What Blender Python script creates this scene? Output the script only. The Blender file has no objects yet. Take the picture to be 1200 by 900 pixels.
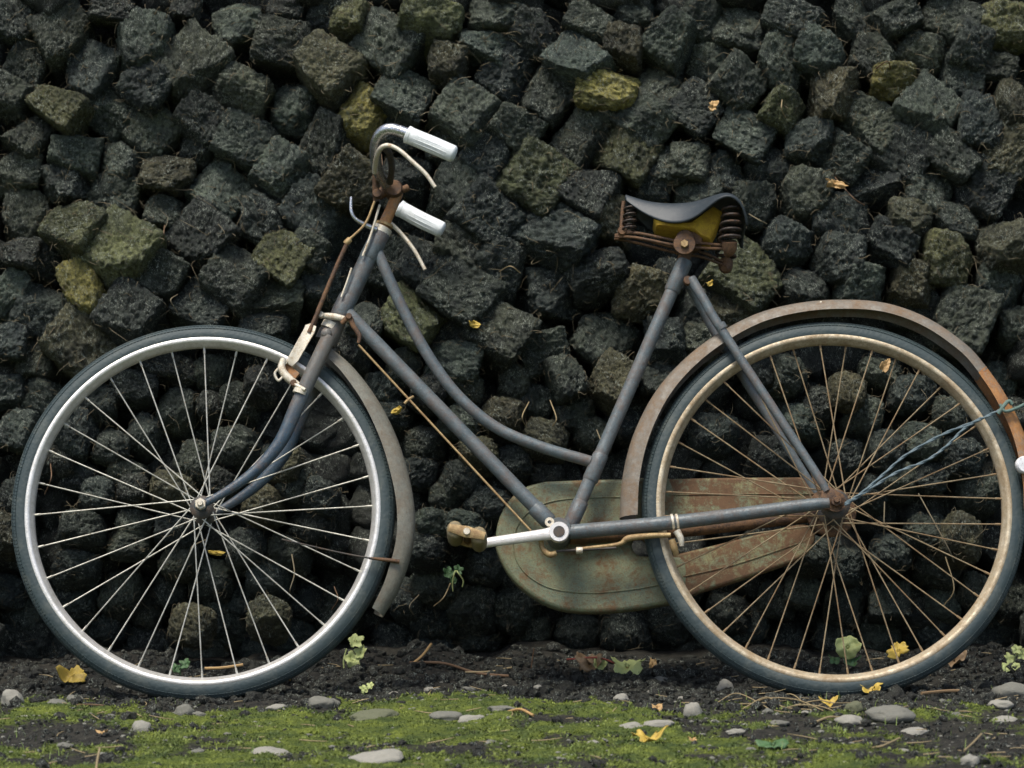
import bpy, bmesh, math, random
import numpy as np
from mathutils import Vector, Matrix, noise
R_ = math.radians
random.seed(7); rng = np.random.default_rng(7)
scene = bpy.context.scene
COL = scene.collection

# ------------------------------------------------------------------ camera
F = 3918.0; CAM_H = 0.70; PITCH = math.atan((450 - 361.5) / F); ROLL = R_(-0.27)
CAM = Vector((0, -6.0, CAM_H))
CROT = Matrix.Rotation(math.pi / 2 - PITCH, 3, 'X') @ Matrix.Rotation(ROLL, 3, 'Z')
cd = bpy.data.cameras.new('camera'); cam = bpy.data.objects.new('camera', cd); COL.objects.link(cam)
cam.matrix_world = Matrix.Translation(CAM) @ CROT.to_4x4()
cd.sensor_width = 36; cd.lens = 36 * F / 1200; cd.clip_start = 0.05; cd.clip_end = 600
cd.dof.use_dof = True; cd.dof.focus_distance = 6.3; cd.dof.aperture_fstop = 8.0
scene.camera = cam
# ------------------------------------------------------------------ sky, sun, exposure
SUN_EL, SUN_AZ = 67, -32        # azimuth measured from the camera side (-y) towards -x when negative
w = bpy.data.worlds.new('World'); scene.world = w; w.use_nodes = True
wn = w.node_tree; bg = wn.nodes['Background']
sky = wn.nodes.new('ShaderNodeTexSky'); sky.sky_type = 'NISHITA'; sky.sun_disc = False
sky.sun_elevation = R_(SUN_EL); sky.sun_rotation = R_(180 - SUN_AZ); sky.dust_density = 3.0; sky.ozone_density = 0.6
wn.links.new(sky.outputs[0], bg.inputs[0]); bg.inputs[1].default_value = 0.075
sl = bpy.data.lights.new('sun', 'SUN'); so = bpy.data.objects.new('sun', sl); COL.objects.link(so)
sl.energy = 1.5; sl.angle = R_(18); sl.color = (1, 0.95, 0.86)
sd = Vector((math.sin(R_(SUN_AZ)) * math.cos(R_(SUN_EL)), -math.cos(R_(SUN_AZ)) * math.cos(R_(SUN_EL)), math.sin(R_(SUN_EL))))
so.rotation_euler = sd.to_track_quat('Z', 'Y').to_euler()
scene.view_settings.view_transform = 'Standard'; scene.view_settings.look = 'None'
scene.view_settings.gamma = 1; scene.view_settings.exposure = 1.25; scene.view_settings.use_curve_mapping = False
scene.render.engine = 'CYCLES'

# ------------------------------------------------------------------ pixel -> place
def ray(px, py): return CROT @ Vector(((px - 600) / F, -(py - 450) / F, -1.0))
LEAN = R_(15.5)
BR = Matrix.Rotation(-LEAN, 3, 'X'); BRi = BR.transposed()
ZB = -0.004                                   # tyres sink a little into the moss
OL = BRi @ (CAM - Vector((0, 0, ZB)))
def B(px, py, yb=0.0):                        # photo pixel -> bicycle space, on the plane yb beside the frame
    d = BRi @ ray(px, py); t = (yb - OL.y) / d.y
    return OL + d * t
def Gp(px, py, z=0.0):                        # photo pixel -> ground
    d = ray(px, py); t = (z - CAM.z) / d.z
    return CAM + d * t
WY, WS = 0.40, 0.13                          # foot and batter of the peat stack
def Wp(px, py, off=0.0):                      # photo pixel -> face of the stack
    d = ray(px, py); o = CAM
    t = (WY + off + WS * o.z - o.y) / (d.y - WS * d.z)
    return o + d * t, t
PXM = 6.0 / F                                 # metres per pixel near the bicycle

# ------------------------------------------------------------------ object helpers
def link(o, parent=None, **props):
    COL.objects.link(o)
    if parent is not None: o.parent = parent
    for k, v in props.items(): o[k] = v
    return o
def mesh_obj(name, verts, faces, mats, parent=None, smooth=True, fm=None, **props):
    me = bpy.data.meshes.new(name); me.from_pydata([tuple(v) for v in verts], [], faces)
    for m in (mats if isinstance(mats, (list, tuple)) else [mats]): me.materials.append(m)
    me.polygons.foreach_set('use_smooth', [smooth] * len(me.polygons))
    if fm is not None: me.polygons.foreach_set('material_index', fm)
    me.update()
    return link(bpy.data.objects.new(name, me), parent, **props)
def empty(name, loc=(0, 0, 0), parent=None, **props):
    o = bpy.data.objects.new(name, None); o.empty_display_size = 0.05; o.location = loc
    return link(o, parent, **props)
def catmull(pts, n):
    P = [Vector(p) for p in pts]
    if len(P) < 3 or n <= 1: return P
    out = []
    for i in range(len(P) - 1):
        a = P[i - 1] if i else P[0] * 2 - P[1]
        b, c = P[i], P[i + 1]
        d = P[i + 2] if i + 2 < len(P) else P[-1] * 2 - P[-2]
        for k in range(n):
            t = k / n
            out.append(0.5 * ((2 * b) + (c - a) * t + (2 * a - 5 * b + 4 * c - d) * t * t + (3 * b - a - 3 * c + d) * t ** 3))
    out.append(P[-1]); return out
class MB:
    def __init__(s): s.v = []; s.f = []
    def tube(s, pts, r, seg=12, n=6, cap=True, flat=1.0):
        """smooth tube through pts; r is one radius or a list along it; flat squashes the section"""
        P = catmull(pts, n); N = len(P)
        rr = np.interp(np.linspace(0, 1, N), np.linspace(0, 1, len(r)), r) if isinstance(r, (list, tuple)) else [r] * N
        t0 = (P[1] - P[0]).normalized()
        up = Vector((0, 1, 0)) if abs(t0.y) < 0.9 else Vector((0, 0, 1))
        u = (up - t0 * up.dot(t0)).normalized(); base = len(s.v)
        for i in range(N):
            t = (P[min(i + 1, N - 1)] - P[max(i - 1, 0)])
            t = t.normalized() if t.length > 1e-9 else t0
            u = (u - t * u.dot(t)).normalized(); q = t.cross(u)
            for k in range(seg):
                a = 2 * math.pi * k / seg
                s.v.append(P[i] + (u * math.cos(a) * flat + q * math.sin(a)) * rr[i])
        for i in range(N - 1):
            for k in range(seg):
                a, b = base + i * seg + k, base + i * seg + (k + 1) % seg
                s.f.append((a, b, b + seg, a + seg))
        if cap:
            s.f.append(tuple(base + k for k in range(seg))[::-1]); s.f.append(tuple(base + (N - 1) * seg + k for k in range(seg)))
        return s
    def lathe(s, prof, c=(0, 0, 0), n=96, closed=True):      # about the Y axis; prof = [(r, y)]
        base = len(s.v); m = len(prof); c = Vector(c)
        for i in range(n):
            a = 2 * math.pi * i / n
            for r, y in prof: s.v.append(c + Vector((r * math.cos(a), y, r * math.sin(a))))
        mm = m if closed else m - 1
        for i in range(n):
            for k in range(mm):
                a = base + i * m + k; b = base + i * m + (k + 1) % m
                c2 = base + ((i + 1) % n) * m + (k + 1) % m; d = base + ((i + 1) % n) * m + k
                s.f.append((a, b, c2, d))
        return s
    def cyl(s, c, axis, r, length, seg=16, bev=0.2):
        c = Vector(c); ax = Vector(axis).normalized(); h = length / 2; b = min(r, h) * bev
        return s.tube([c - ax * h, c - ax * h + ax * b * 0.02, c - ax * (h - b), c + ax * (h - b), c + ax * h - ax * b * 0.02, c + ax * h],
                      [r - b, r - b, r, r, r - b, r - b], seg, 1)
    def box(s, c, sx, sy, sz, rot=None):
        base = len(s.v); c = Vector(c)
        for x in (-1, 1):
            for y in (-1, 1):
                for z in (-1, 1):
                    p = Vector((x * sx / 2, y * sy / 2, z * sz / 2))
                    s.v.append(c + (rot @ p if rot else p))
        for f in ((0, 1, 3, 2), (4, 6, 7, 5), (0, 4, 5, 1), (2, 3, 7, 6), (0, 2, 6, 4), (1, 5, 7, 3)): s.f.append(tuple(base + i for i in f))
        return s
    def prism(s, poly, y0, y1, bev=0.0):                       # poly of (x, z) extruded along Y, edges rounded by a chamfer ring
        base = len(s.v); n = len(poly); cx = sum(p[0] for p in poly) / n; cz = sum(p[1] for p in poly) / n
        sg = 1 if y1 > y0 else -1
        rings = [(y0, bev), (y0 + sg * bev, 0), (y1 - sg * bev, 0), (y1, bev)] if bev else [(y0, 0), (y1, 0)]
        for y, b in rings:
            for x, z in poly:
                d = Vector((x - cx, 0, z - cz)); L = max(d.length, 1e-6)
                d *= (L - b) / L; s.v.append(Vector((cx + d.x, y, cz + d.z)))
        for j in range(len(rings) - 1):
            for k in range(n):
                a = base + j * n + k; b2 = base + j * n + (k + 1) % n
                s.f.append((a, b2, b2 + n, a + n))
        s.f.append(tuple(base + k for k in range(n))[::-1]); s.f.append(tuple(base + (len(rings) - 1) * n + k for k in range(n)))
        return s
    def build(s, name, mat, parent=None, smooth=True, **props): return fixn(mesh_obj(name, s.v, s.f, mat, parent, smooth, **props))
def fixn(o):
    bm = bmesh.new(); bm.from_mesh(o.data); bmesh.ops.recalc_face_normals(bm, faces=bm.faces); bm.to_mesh(o.data); bm.free()
    try: o.data.set_sharp_from_angle(angle=R_(50))
    except Exception: pass
    return o
# ------------------------------------------------------------------ materials
class Mat:
    def __init__(s, name):
        s.m = bpy.data.materials.new(name); s.m.use_nodes = True; s.t = s.m.node_tree; s.b = s.t.nodes['Principled BSDF']
    def n(s, ty, **kw):
        x = s.t.nodes.new('ShaderNode' + ty)
        for k, v in kw.items():
            if k.startswith('i_'):
                key = k[2:]; key = int(key) if key.isdigit() else key
                s.put(x.inputs[key], v)
            else: setattr(x, k, v)
        return x
    def put(s, inp, v):
        if isinstance(v, bpy.types.NodeSocket): s.t.links.new(v, inp)
        else: inp.default_value = v
    def set(s, **kw):
        for k, v in kw.items(): s.put(s.b.inputs[k.replace('_', ' ')], v)
        return s
    def coord(s): return s.n('TexCoord').outputs['Object']
    def noise(s, sc, det=4, rough=0.6, co=None, dist=0.0):
        x = s.n('TexNoise'); x.inputs['Scale'].default_value = sc; x.inputs['Detail'].default_value = det
        x.inputs['Roughness'].default_value = rough; x.inputs['Distortion'].default_value = dist
        s.t.links.new(co if co is not None else s.coord(), x.inputs['Vector']); return x.outputs['Fac']
    def ramp(s, fac, *st, interp='LINEAR'):
        x = s.n('ValToRGB'); s.put(x.inputs[0], fac); e = x.color_ramp.elements; x.color_ramp.interpolation = interp
        while len(e) < len(st): e.new(0.5)
        for i, (p, c) in enumerate(st):
            e[i].position = p; e[i].color = (c, c, c, 1) if isinstance(c, (int, float)) else (*c, 1)
        return x.outputs[0]
    def mix(s, f, a, b, mode='MIX'):
        x = s.n('Mix'); x.data_type = 'RGBA'; x.blend_type = mode
        s.put(x.inputs[0], f)
        for i, c in ((6, a), (7, b)): s.put(x.inputs[i], (*c, 1) if isinstance(c, tuple) and len(c) == 3 else c)
        return x.outputs[2]
    def math(s, op, a, b=0.0):
        x = s.n('Math', operation=op); s.put(x.inputs[0], a); s.put(x.inputs[1], b); return x.outputs[0]
    def bump(s, h, strength=0.5, dist=0.002, prev=None):
        x = s.n('Bump'); x.inputs['Strength'].default_value = strength; x.inputs['Distance'].default_value = dist
        s.put(x.inputs['Height'], h)
        if prev is not None: s.put(x.inputs['Normal'], prev)
        return x.outputs[0]
def worn(name, c1, c2, rust=0.45, r1=(0.16, 0.07, 0.03), r2=(0.30, 0.15, 0.06), rough=0.5, metal=0.0, sc=14, soft=0.10, spot=0.62, dirt=(0.05, 0.045, 0.035), dirt_amt=0.5, grad=None):
    """paint or plating with two shades, rust patches, small rust spots and grime, each with its own relief"""
    a = Mat(name)
    base = a.mix(a.ramp(a.noise(sc * 1.6, 8, 0.72), (0.36, 0.0), (0.64, 1.0)), c1, c2)
    if grad:
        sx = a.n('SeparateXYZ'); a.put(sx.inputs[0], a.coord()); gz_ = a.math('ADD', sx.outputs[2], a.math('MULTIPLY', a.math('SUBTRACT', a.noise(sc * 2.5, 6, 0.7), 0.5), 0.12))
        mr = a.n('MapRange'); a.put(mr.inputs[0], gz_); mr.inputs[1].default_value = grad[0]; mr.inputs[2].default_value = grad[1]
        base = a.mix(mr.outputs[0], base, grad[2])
    d = a.ramp(a.noise(sc * 5, 8, 0.75, dist=0.4), (0.47, 0.0), (0.72, dirt_amt))
    base = a.mix(d, base, dirt)
    base = a.mix(a.ramp(a.noise(sc * 24, 4, 0.7), (0.57, 0.0), (0.70, 0.6)), base, tuple(min(1, x * 1.9 + 0.03) for x in c2))
    rf = a.math('ADD', a.math('MULTIPLY', a.noise(sc * 1.0, 8, 0.7, dist=0.3), 0.62), a.math('MULTIPLY', a.noise(sc * 5.5, 8, 0.75, dist=0.5), 0.38))
    th = 1 - rust
    rm = a.ramp(rf, (max(th - soft, 0), 0.0), (min(th + soft, 1), 1.0))
    sp = a.ramp(a.noise(sc * 16, 3, 0.6), (spot, 0.0), (spot + 0.05, 1.0))
    rm = a.math('MAXIMUM', rm, a.math('MULTIPLY', sp, 0.8))
    rc = a.mix(a.noise(sc * 7, 5, 0.7), r1, r2)
    a.set(Base_Color=a.mix(rm, base, rc), Roughness=a.mix(rm, (rough,) * 3, (0.85,) * 3), Metallic=a.math('MULTIPLY', a.math('SUBTRACT', 1.0, rm), metal))
    h = a.math('ADD', a.noise(sc * 10, 6, 0.7), a.math('MULTIPLY', rm, 0.4))
    a.set(Normal=a.bump(h, 0.5, 0.0016))
    return a.m
m_frame = worn('blue_grey_paint', (0.074, 0.098, 0.108), (0.128, 0.154, 0.162), 0.43, (0.085, 0.058, 0.045), (0.17, 0.115, 0.085), 0.38, 0.0, 20)
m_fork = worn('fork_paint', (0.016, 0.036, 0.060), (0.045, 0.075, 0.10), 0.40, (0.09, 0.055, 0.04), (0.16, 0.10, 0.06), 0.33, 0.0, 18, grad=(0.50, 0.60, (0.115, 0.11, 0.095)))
m_guard = worn('mudguard_steel', (0.24, 0.222, 0.185), (0.155, 0.143, 0.118), 0.48, (0.115, 0.078, 0.047), (0.25, 0.165, 0.095), 0.45, 0.15, 26, 0.10)
m_guard_f = worn('grey_mudguard_steel', (0.23, 0.225, 0.18), (0.165, 0.162, 0.13), 0.42, (0.11, 0.078, 0.05), (0.19, 0.14, 0.09), 0.48, 0.1, 26, 0.12)
m_orange = worn('orange_rust', (0.46, 0.22, 0.065), (0.28, 0.115, 0.035), 0.44, (0.10, 0.04, 0.018), (0.46, 0.36, 0.25), 0.6, 0.0, 34, 0.06)
m_case = worn('green_case_paint', (0.185, 0.19, 0.095), (0.115, 0.145, 0.090), 0.455, (0.10, 0.055, 0.026), (0.19, 0.115, 0.05), 0.5, 0.0, 20, 0.045, 0.565, (0.075, 0.066, 0.035), 0.65)
m_case_r = worn('rusty_case_paint', (0.22, 0.19, 0.075), (0.155, 0.185, 0.105), 0.525, (0.085, 0.045, 0.024), (0.18, 0.10, 0.045), 0.55, 0.0, 24, 0.04, 0.55, (0.075, 0.055, 0.03), 0.6)
m_rust = worn('brown_rust', (0.030, 0.017, 0.012), (0.10, 0.055, 0.030), 0.5, (0.055, 0.026, 0.014), (0.25, 0.135, 0.06), 0.55, 0.25, 42, 0.05, 0.56)
m_spring = worn('blackened_spring', (0.014, 0.013, 0.013), (0.040, 0.032, 0.027), 0.45, (0.04, 0.02, 0.012), (0.17, 0.09, 0.045), 0.42, 0.3, 50, 0.06, 0.60)
m_rim_f = worn('bright_steel_rim', (0.80, 0.78, 0.74), (0.66, 0.64, 0.58), 0.30, (0.30, 0.22, 0.13), (0.42, 0.34, 0.22), 0.38, 0.55, 26, 0.12, 0.70, (0.36, 0.33, 0.25), 0.5)
m_rim_r = worn('rusty_steel_rim', (0.70, 0.63, 0.48), (0.46, 0.38, 0.25), 0.47, (0.17, 0.105, 0.05), (0.34, 0.24, 0.13), 0.42, 0.45, 26, 0.12, 0.64, (0.34, 0.25, 0.13), 0.6)
m_spoke_f = worn('dull_spoke_steel', (0.58, 0.57, 0.50), (0.44, 0.43, 0.37), 0.33, (0.24, 0.15, 0.07), (0.34, 0.24, 0.12), 0.42, 0.35, 16)
m_spoke_r = worn('rusty_spoke_steel', (0.40, 0.34, 0.21), (0.27, 0.21, 0.12), 0.50, (0.12, 0.07, 0.032), (0.27, 0.17, 0.08), 0.5, 0.25, 18)
m_ivory = worn('ivory_plating', (0.72, 0.68, 0.58), (0.60, 0.53, 0.40), 0.42, (0.26, 0.13, 0.045), (0.46, 0.29, 0.12), 0.36, 0.25, 80, 0.06, 0.62, (0.35, 0.28, 0.16), 0.5)
m_crank = worn('crank_plating', (0.80, 0.76, 0.72), (0.72, 0.68, 0.62), 0.30, (0.30, 0.2, 0.12), (0.45, 0.33, 0.2), 0.33, 0.35, 24, 0.06, 0.74, (0.4, 0.36, 0.3), 0.4)
m_brass = worn('brassy_rod', (0.50, 0.37, 0.17), (0.34, 0.23, 0.10), 0.46, (0.13, 0.065, 0.028), (0.28, 0.16, 0.07), 0.42, 0.3, 70)
m_dark = worn('dark_steel', (0.035, 0.038, 0.04), (0.07, 0.068, 0.062), 0.44, (0.06, 0.035, 0.022), (0.17, 0.10, 0.05), 0.4, 0.4, 60)
m_chrome = worn('chrome_bar', (0.62, 0.64, 0.66), (0.42, 0.44, 0.46), 0.34, (0.14, 0.08, 0.045), (0.30, 0.18, 0.09), 0.22, 0.85, 20, 0.06)
m_grip = worn('white_grip_rubber', (0.80, 0.83, 0.82), (0.70, 0.74, 0.73), 0.18, (0.35, 0.37, 0.34), (0.45, 0.46, 0.42), 0.5, 0.0, 24, 0.08, 0.80, (0.40, 0.43, 0.40), 0.55)
m_pedal = worn('pedal_rubber', (0.27, 0.22, 0.11), (0.16, 0.115, 0.055), 0.46, (0.07, 0.045, 0.025), (0.44, 0.38, 0.23), 0.5, 0.0, 60)
m_reflect = worn('white_reflector', (0.85, 0.86, 0.86), (0.8, 0.8, 0.8), 0.15, rough=0.3)
m_felt = worn('yellow_felt', (0.55, 0.37, 0.03), (0.44, 0.27, 0.02), 0.40, (0.19, 0.085, 0.02), (0.30, 0.15, 0.03), 0.85, 0.0, 40, 0.12, 0.7, (0.20, 0.10, 0.02), 0.5)
m_twine = worn('blue_twine', (0.16, 0.215, 0.235), (0.10, 0.145, 0.165), 0.30, (0.1, 0.12, 0.11), (0.16, 0.17, 0.15), 0.85, 0.0, 40)
m_knot = worn('green_twine', (0.10, 0.17, 0.14), (0.14, 0.20, 0.17), 0.25, (0.08, 0.1, 0.08), (0.14, 0.15, 0.12), 0.85, 0.0, 40)

def rubber():
    a = Mat('weathered_tyre'); c = a.mix(a.noise(10, 6, 0.7), (0.021, 0.036, 0.039), (0.048, 0.070, 0.073))
    sep = a.n('SeparateXYZ'); a.put(sep.inputs[0], a.coord())
    dust = a.ramp(a.noise(26, 8, 0.75, dist=0.6), (0.50, 0.0), (0.80, 0.75))
    c = a.mix(dust, c, (0.115, 0.125, 0.105))
    v = a.n('TexVoronoi'); v.inputs['Scale'].default_value = 160; a.put(v.inputs['Vector'], a.coord())
    a.set(Base_Color=c, Roughness=0.62, Normal=a.bump(a.noise(220, 3, 0.6), 0.25, 0.001, a.bump(v.outputs['Distance'], 0.25, 0.002)))
    a.b.inputs['Specular IOR Level'].default_value = 0.45
    return a.m
m_tyre = rubber()
def leather():
    a = Mat('saddle_leather'); c = a.mix(a.noise(18, 7, 0.7), (0.016, 0.024, 0.031), (0.040, 0.051, 0.058))
    c = a.mix(a.ramp(a.noise(60, 6, 0.75), (0.58, 0.0), (0.76, 0.6)), c, (0.12, 0.12, 0.105))
    v = a.n('TexVoronoi'); v.inputs['Scale'].default_value = 420; v.feature = 'DISTANCE_TO_EDGE'; a.put(v.inputs['Vector'], a.coord())
    a.set(Base_Color=c, Roughness=0.5, Normal=a.bump(v.outputs[0], 0.25, 0.001, a.bump(a.noise(45, 6, 0.7), 0.3, 0.003)))
    return a.m
m_leather = leather()
def peat():
    a = Mat('peat'); oi = a.n('ObjectInfo')
    off = a.n('VectorMath', operation='SCALE'); cx = a.n('CombineXYZ')
    for i in range(3): a.put(cx.inputs[i], a.math('MULTIPLY', oi.outputs['Random'], (37.1, 71.7, 53.3)[i]))
    geo = a.n('NewGeometry')
    add = a.n('VectorMath', operation='ADD'); a.put(add.inputs[0], geo.outputs['Position']); a.put(add.inputs[1], cx.outputs[0])
    co = add.outputs[0]
    lo = a.noise(16, 5, 0.65, co)
    c = a.mix(a.ramp(lo, (0.35, 0.0), (0.68, 1.0)), (0.50, 0.55, 0.54), (1.35, 1.35, 1.15))
    c = a.mix(a.ramp(a.noise(150, 8, 0.8, co, 0.6), (0.38, 0.0), (0.62, 1.0)), a.mix(1.0, c, (0.22, 0.24, 0.26), 'MULTIPLY'), a.mix(1.0, c, (1.30, 1.30, 1.22), 'MULTIPLY'))
    c = a.mix(1.0, c, oi.outputs['Color'], 'MULTIPLY')
    # dry root fibres and pale flecks, brightened to paint specular glints into the colour
    mp = a.n('Mapping'); mp.inputs['Scale'].default_value = (1, 0.45, 0.6); mp.inputs['Rotation'].default_value = (0.5, 0.9, 0.3); a.put(mp.inputs[0], co)
    fl = a.ramp(a.noise(240, 3, 0.65, mp.outputs[0], 1.6), (0.555, 0.0), (0.61, 1.0))
    fl = a.math('MULTIPLY', fl, a.ramp(a.noise(28, 3, 0.6, co), (0.40, 0.12), (0.60, 1.0)))
    c = a.mix(a.math('MULTIPLY', fl, 0.8), c, (0.42, 0.46, 0.38))
    h1 = a.noise(95, 8, 0.75, co, 0.5); h2 = a.noise(330, 5, 0.75, co, 0.8)
    n = a.bump(h2, 1.0, 0.006, a.bump(h1, 1.0, 0.014))
    a.set(Base_Color=c, Roughness=a.ramp(lo, (0.3, 0.48), (0.7, 0.72)), Normal=n)
    a.b.inputs['Specular IOR Level'].default_value = 0.5
    return a.m
m_peat = peat()
def simple(name, c1, c2, sc=60, rough=0.7, trans=0.0, bump=0.2):
    a = Mat(name); oi = a.n('ObjectInfo')
    c = a.mix(a.noise(sc, 5, 0.7), c1, c2)
    a.set(Base_Color=c, Roughness=rough, Normal=a.bump(a.noise(sc * 4, 5, 0.7), bump, 0.001))
    if trans: a.b.inputs['Subsurface Weight'].default_value = trans; a.b.inputs['Subsurface Radius'].default_value = (0.002, 0.002, 0.001)
    return a.m
m_fibre = simple('dry_fibre', (0.24, 0.20, 0.12), (0.11, 0.09, 0.055), 30)
m_straw = simple('straw', (0.34, 0.27, 0.14), (0.18, 0.13, 0.065), 40)
m_twig = simple('brown_twig', (0.16, 0.09, 0.045), (0.09, 0.055, 0.03), 50)
m_redstem = simple('red_leaf_stalk', (0.34, 0.07, 0.045), (0.24, 0.06, 0.04), 40)
def stone(name, c1, c2):
    a = Mat(name); c = a.mix(a.noise(4, 7, 0.75), c1, c2)
    c = a.mix(a.ramp(a.noise(7, 8, 0.75), (0.58, 0.0), (0.75, 0.7)), c, tuple(x * 0.6 for x in c1))
    a.set(Base_Color=c, Roughness=0.85, Normal=a.bump(a.noise(12, 8, 0.75), 0.8, 0.004)); return a.m
m_stone = [stone('pale_stone', (0.36, 0.345, 0.29), (0.25, 0.24, 0.20)), stone('grey_stone', (0.215, 0.21, 0.175), (0.135, 0.135, 0.11)), stone('mossy_stone', (0.16, 0.165, 0.10), (0.095, 0.105, 0.055))]
def leafm(name, c1, c2, c3):
    a = Mat(name); c = a.mix(a.noise(6, 6, 0.7), c1, c2); c = a.mix(a.ramp(a.noise(5, 8, 0.75), (0.56, 0.0), (0.66, 0.85)), c, c3)
    a.set(Base_Color=c, Roughness=0.55, Normal=a.bump(a.noise(14, 5, 0.7), 0.5, 0.002))
    a.b.inputs['Transmission Weight'].default_value = 0.0
    return a.m
m_ly = leafm('yellow_leaf', (0.52, 0.37, 0.06), (0.40, 0.28, 0.05), (0.20, 0.11, 0.03))
m_lg = leafm('pale_green_leaf', (0.46, 0.50, 0.20), (0.36, 0.42, 0.15), (0.40, 0.35, 0.12))
m_lgd = leafm('green_leaf', (0.07, 0.15, 0.05), (0.045, 0.10, 0.035), (0.10, 0.13, 0.04))
m_lb = leafm('brown_leaf', (0.24, 0.16, 0.08), (0.16, 0.10, 0.05), (0.09, 0.06, 0.03))
m_lo = leafm('tan_leaf', (0.50, 0.33, 0.14), (0.40, 0.24, 0.09), (0.25, 0.13, 0.05))
def ground_mat():
    a = Mat('peat_soil_and_moss'); at = a.n('Attribute', attribute_name='moss'); co = a.coord()
    soil = a.mix(a.ramp(a.noise(45, 7, 0.72, co), (0.35, 0.0), (0.7, 1.0)), (0.010, 0.010, 0.009), (0.050, 0.047, 0.036))
    grit = a.ramp(a.noise(190, 4, 0.7, co), (0.63, 0.0), (0.70, 1.0))
    soil = a.mix(a.math('MULTIPLY', grit, 0.8), soil, (0.24, 0.23, 0.18))
    mossc = a.mix(a.ramp(a.noise(14, 5, 0.7, co), (0.38, 0.0), (0.66, 1.0)), (0.052, 0.076, 0.016), (0.18, 0.215, 0.030))
    mossc = a.mix(a.ramp(a.noise(160, 4, 0.7, co), (0.35, 0.8), (0.62, 0.0)), mossc, (0.040, 0.060, 0.016))
    f = a.math('ADD', at.outputs['Fac'], a.math('MULTIPLY', a.math('SUBTRACT', a.noise(120, 5, 0.7, co), 0.5), 0.9))
    f = a.ramp(f, (0.40, 0.0), (0.60, 1.0))
    h = a.noise(170, 6, 0.72, co)
    a.set(Base_Color=a.mix(f, soil, mossc), Roughness=0.9, Normal=a.bump(a.noise(500, 3, 0.7, co), 0.6, 0.002, a.bump(h, 0.8, 0.006)))
    a.b.inputs['Specular IOR Level'].default_value = 0.25
    return a.m
m_ground = ground_mat()
def mossm():
    a = Mat('moss_shoots'); c = a.mix(a.ramp(a.noise(14, 5, 0.7), (0.38, 0.0), (0.66, 1.0)), (0.055, 0.085, 0.018), (0.205, 0.245, 0.034))
    a.set(Base_Color=c, Roughness=0.7); return a.m
m_moss = mossm()
m_grass = simple('grass_blade', (0.12, 0.20, 0.045), (0.22, 0.28, 0.07), 20)

# ------------------------------------------------------------------ ground
def fbm(x, y, s, o=4, seed=0.0):
    return noise.fractal(Vector((x * s + seed, y * s - seed, seed * 1.7)), 0.6, 2.1, o)
def moss_at(x, y):
    n = fbm(x, y * 0.8, 3.3, 5, 11.0) + 0.55 * fbm(x, y * 0.8, 13, 4, 4.0)
    band = np.interp(y, [-1.1, -0.75, -0.35, -0.20, -0.08, 0.02, 0.12], [0.60, 0.58, 0.60, 0.54, 0.40, 0.18, -0.3])
    return float(band + 0.58 * n + np.interp(x, [-0.9, -0.1, 0.1, 0.9], [0.05, 0.04, -0.14, -0.16]))
def gz(x, y):
    if abs(x) > 2 or y < -1.6 or y > 0.85: return 0.0
    k = 1.0 if abs(x) < 1.4 else max(0.0, (2 - abs(x)) / 0.6)
    z = 0.010 * fbm(x, y, 2.2, 3, 2.0) + 0.0055 * fbm(x, y, 11, 4, 5.0) + 0.0025 * fbm(x, y, 45, 3, 9.0)
    z += 0.036 * np.interp(y, [0.10, 0.34, 0.44], [0, 1, 1.2]) * (0.55 + 0.6 * fbm(x, 0.3, 4, 3, 3.0))
    wheel = math.exp(-(y / 0.05) ** 2) * max(math.exp(-((x - XF) / 0.16) ** 2), math.exp(-((x - XR) / 0.16) ** 2))
    return float(z * k * (1 - wheel) - 0.002 * wheel)
RW = 0.35
XF = B(238.5, 596, 0).x; XR = B(976.3, 592, 0).x
def axis(lo, hi, st, far):
    a = list(np.arange(lo, hi + 1e-6, st)); out = []; d = st
    x = hi
    while x < far: d *= 1.45; x += d; out.append(min(x, far))
    neg = []; d = st; x = lo
    while x > -far: d *= 1.45; x -= d; neg.append(max(x, -far))
    return neg[::-1] + a + out
gx = axis(-1.10, 1.10, 0.0072, 90.0); gy = axis(-1.12, 0.46, 0.0072, 90.0)
gv = []; gm = []
for y in gy:
    for x in gx:
        near = abs(x) < 2 and -1.6 < y < 0.85
        m_ = moss_at(x, y) if near else 0.55
        z = gz(x, y) if near else 0.0
        if near and m_ > 0.5: z += 0.005 * min(1, (m_ - 0.5) * 5)
        gv.append((x, y, z)); gm.append(m_)
nx = len(gx)
gf = [(j * nx + i, j * nx + i + 1, (j + 1) * nx + i + 1, (j + 1) * nx + i) for j in range(len(gy) - 1) for i in range(nx - 1)]
ground = mesh_obj('ground', gv, gf, m_ground, kind='structure')
at = ground.data.attributes.new('moss', 'FLOAT', 'POINT'); at.data.foreach_set('value', gm)

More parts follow.
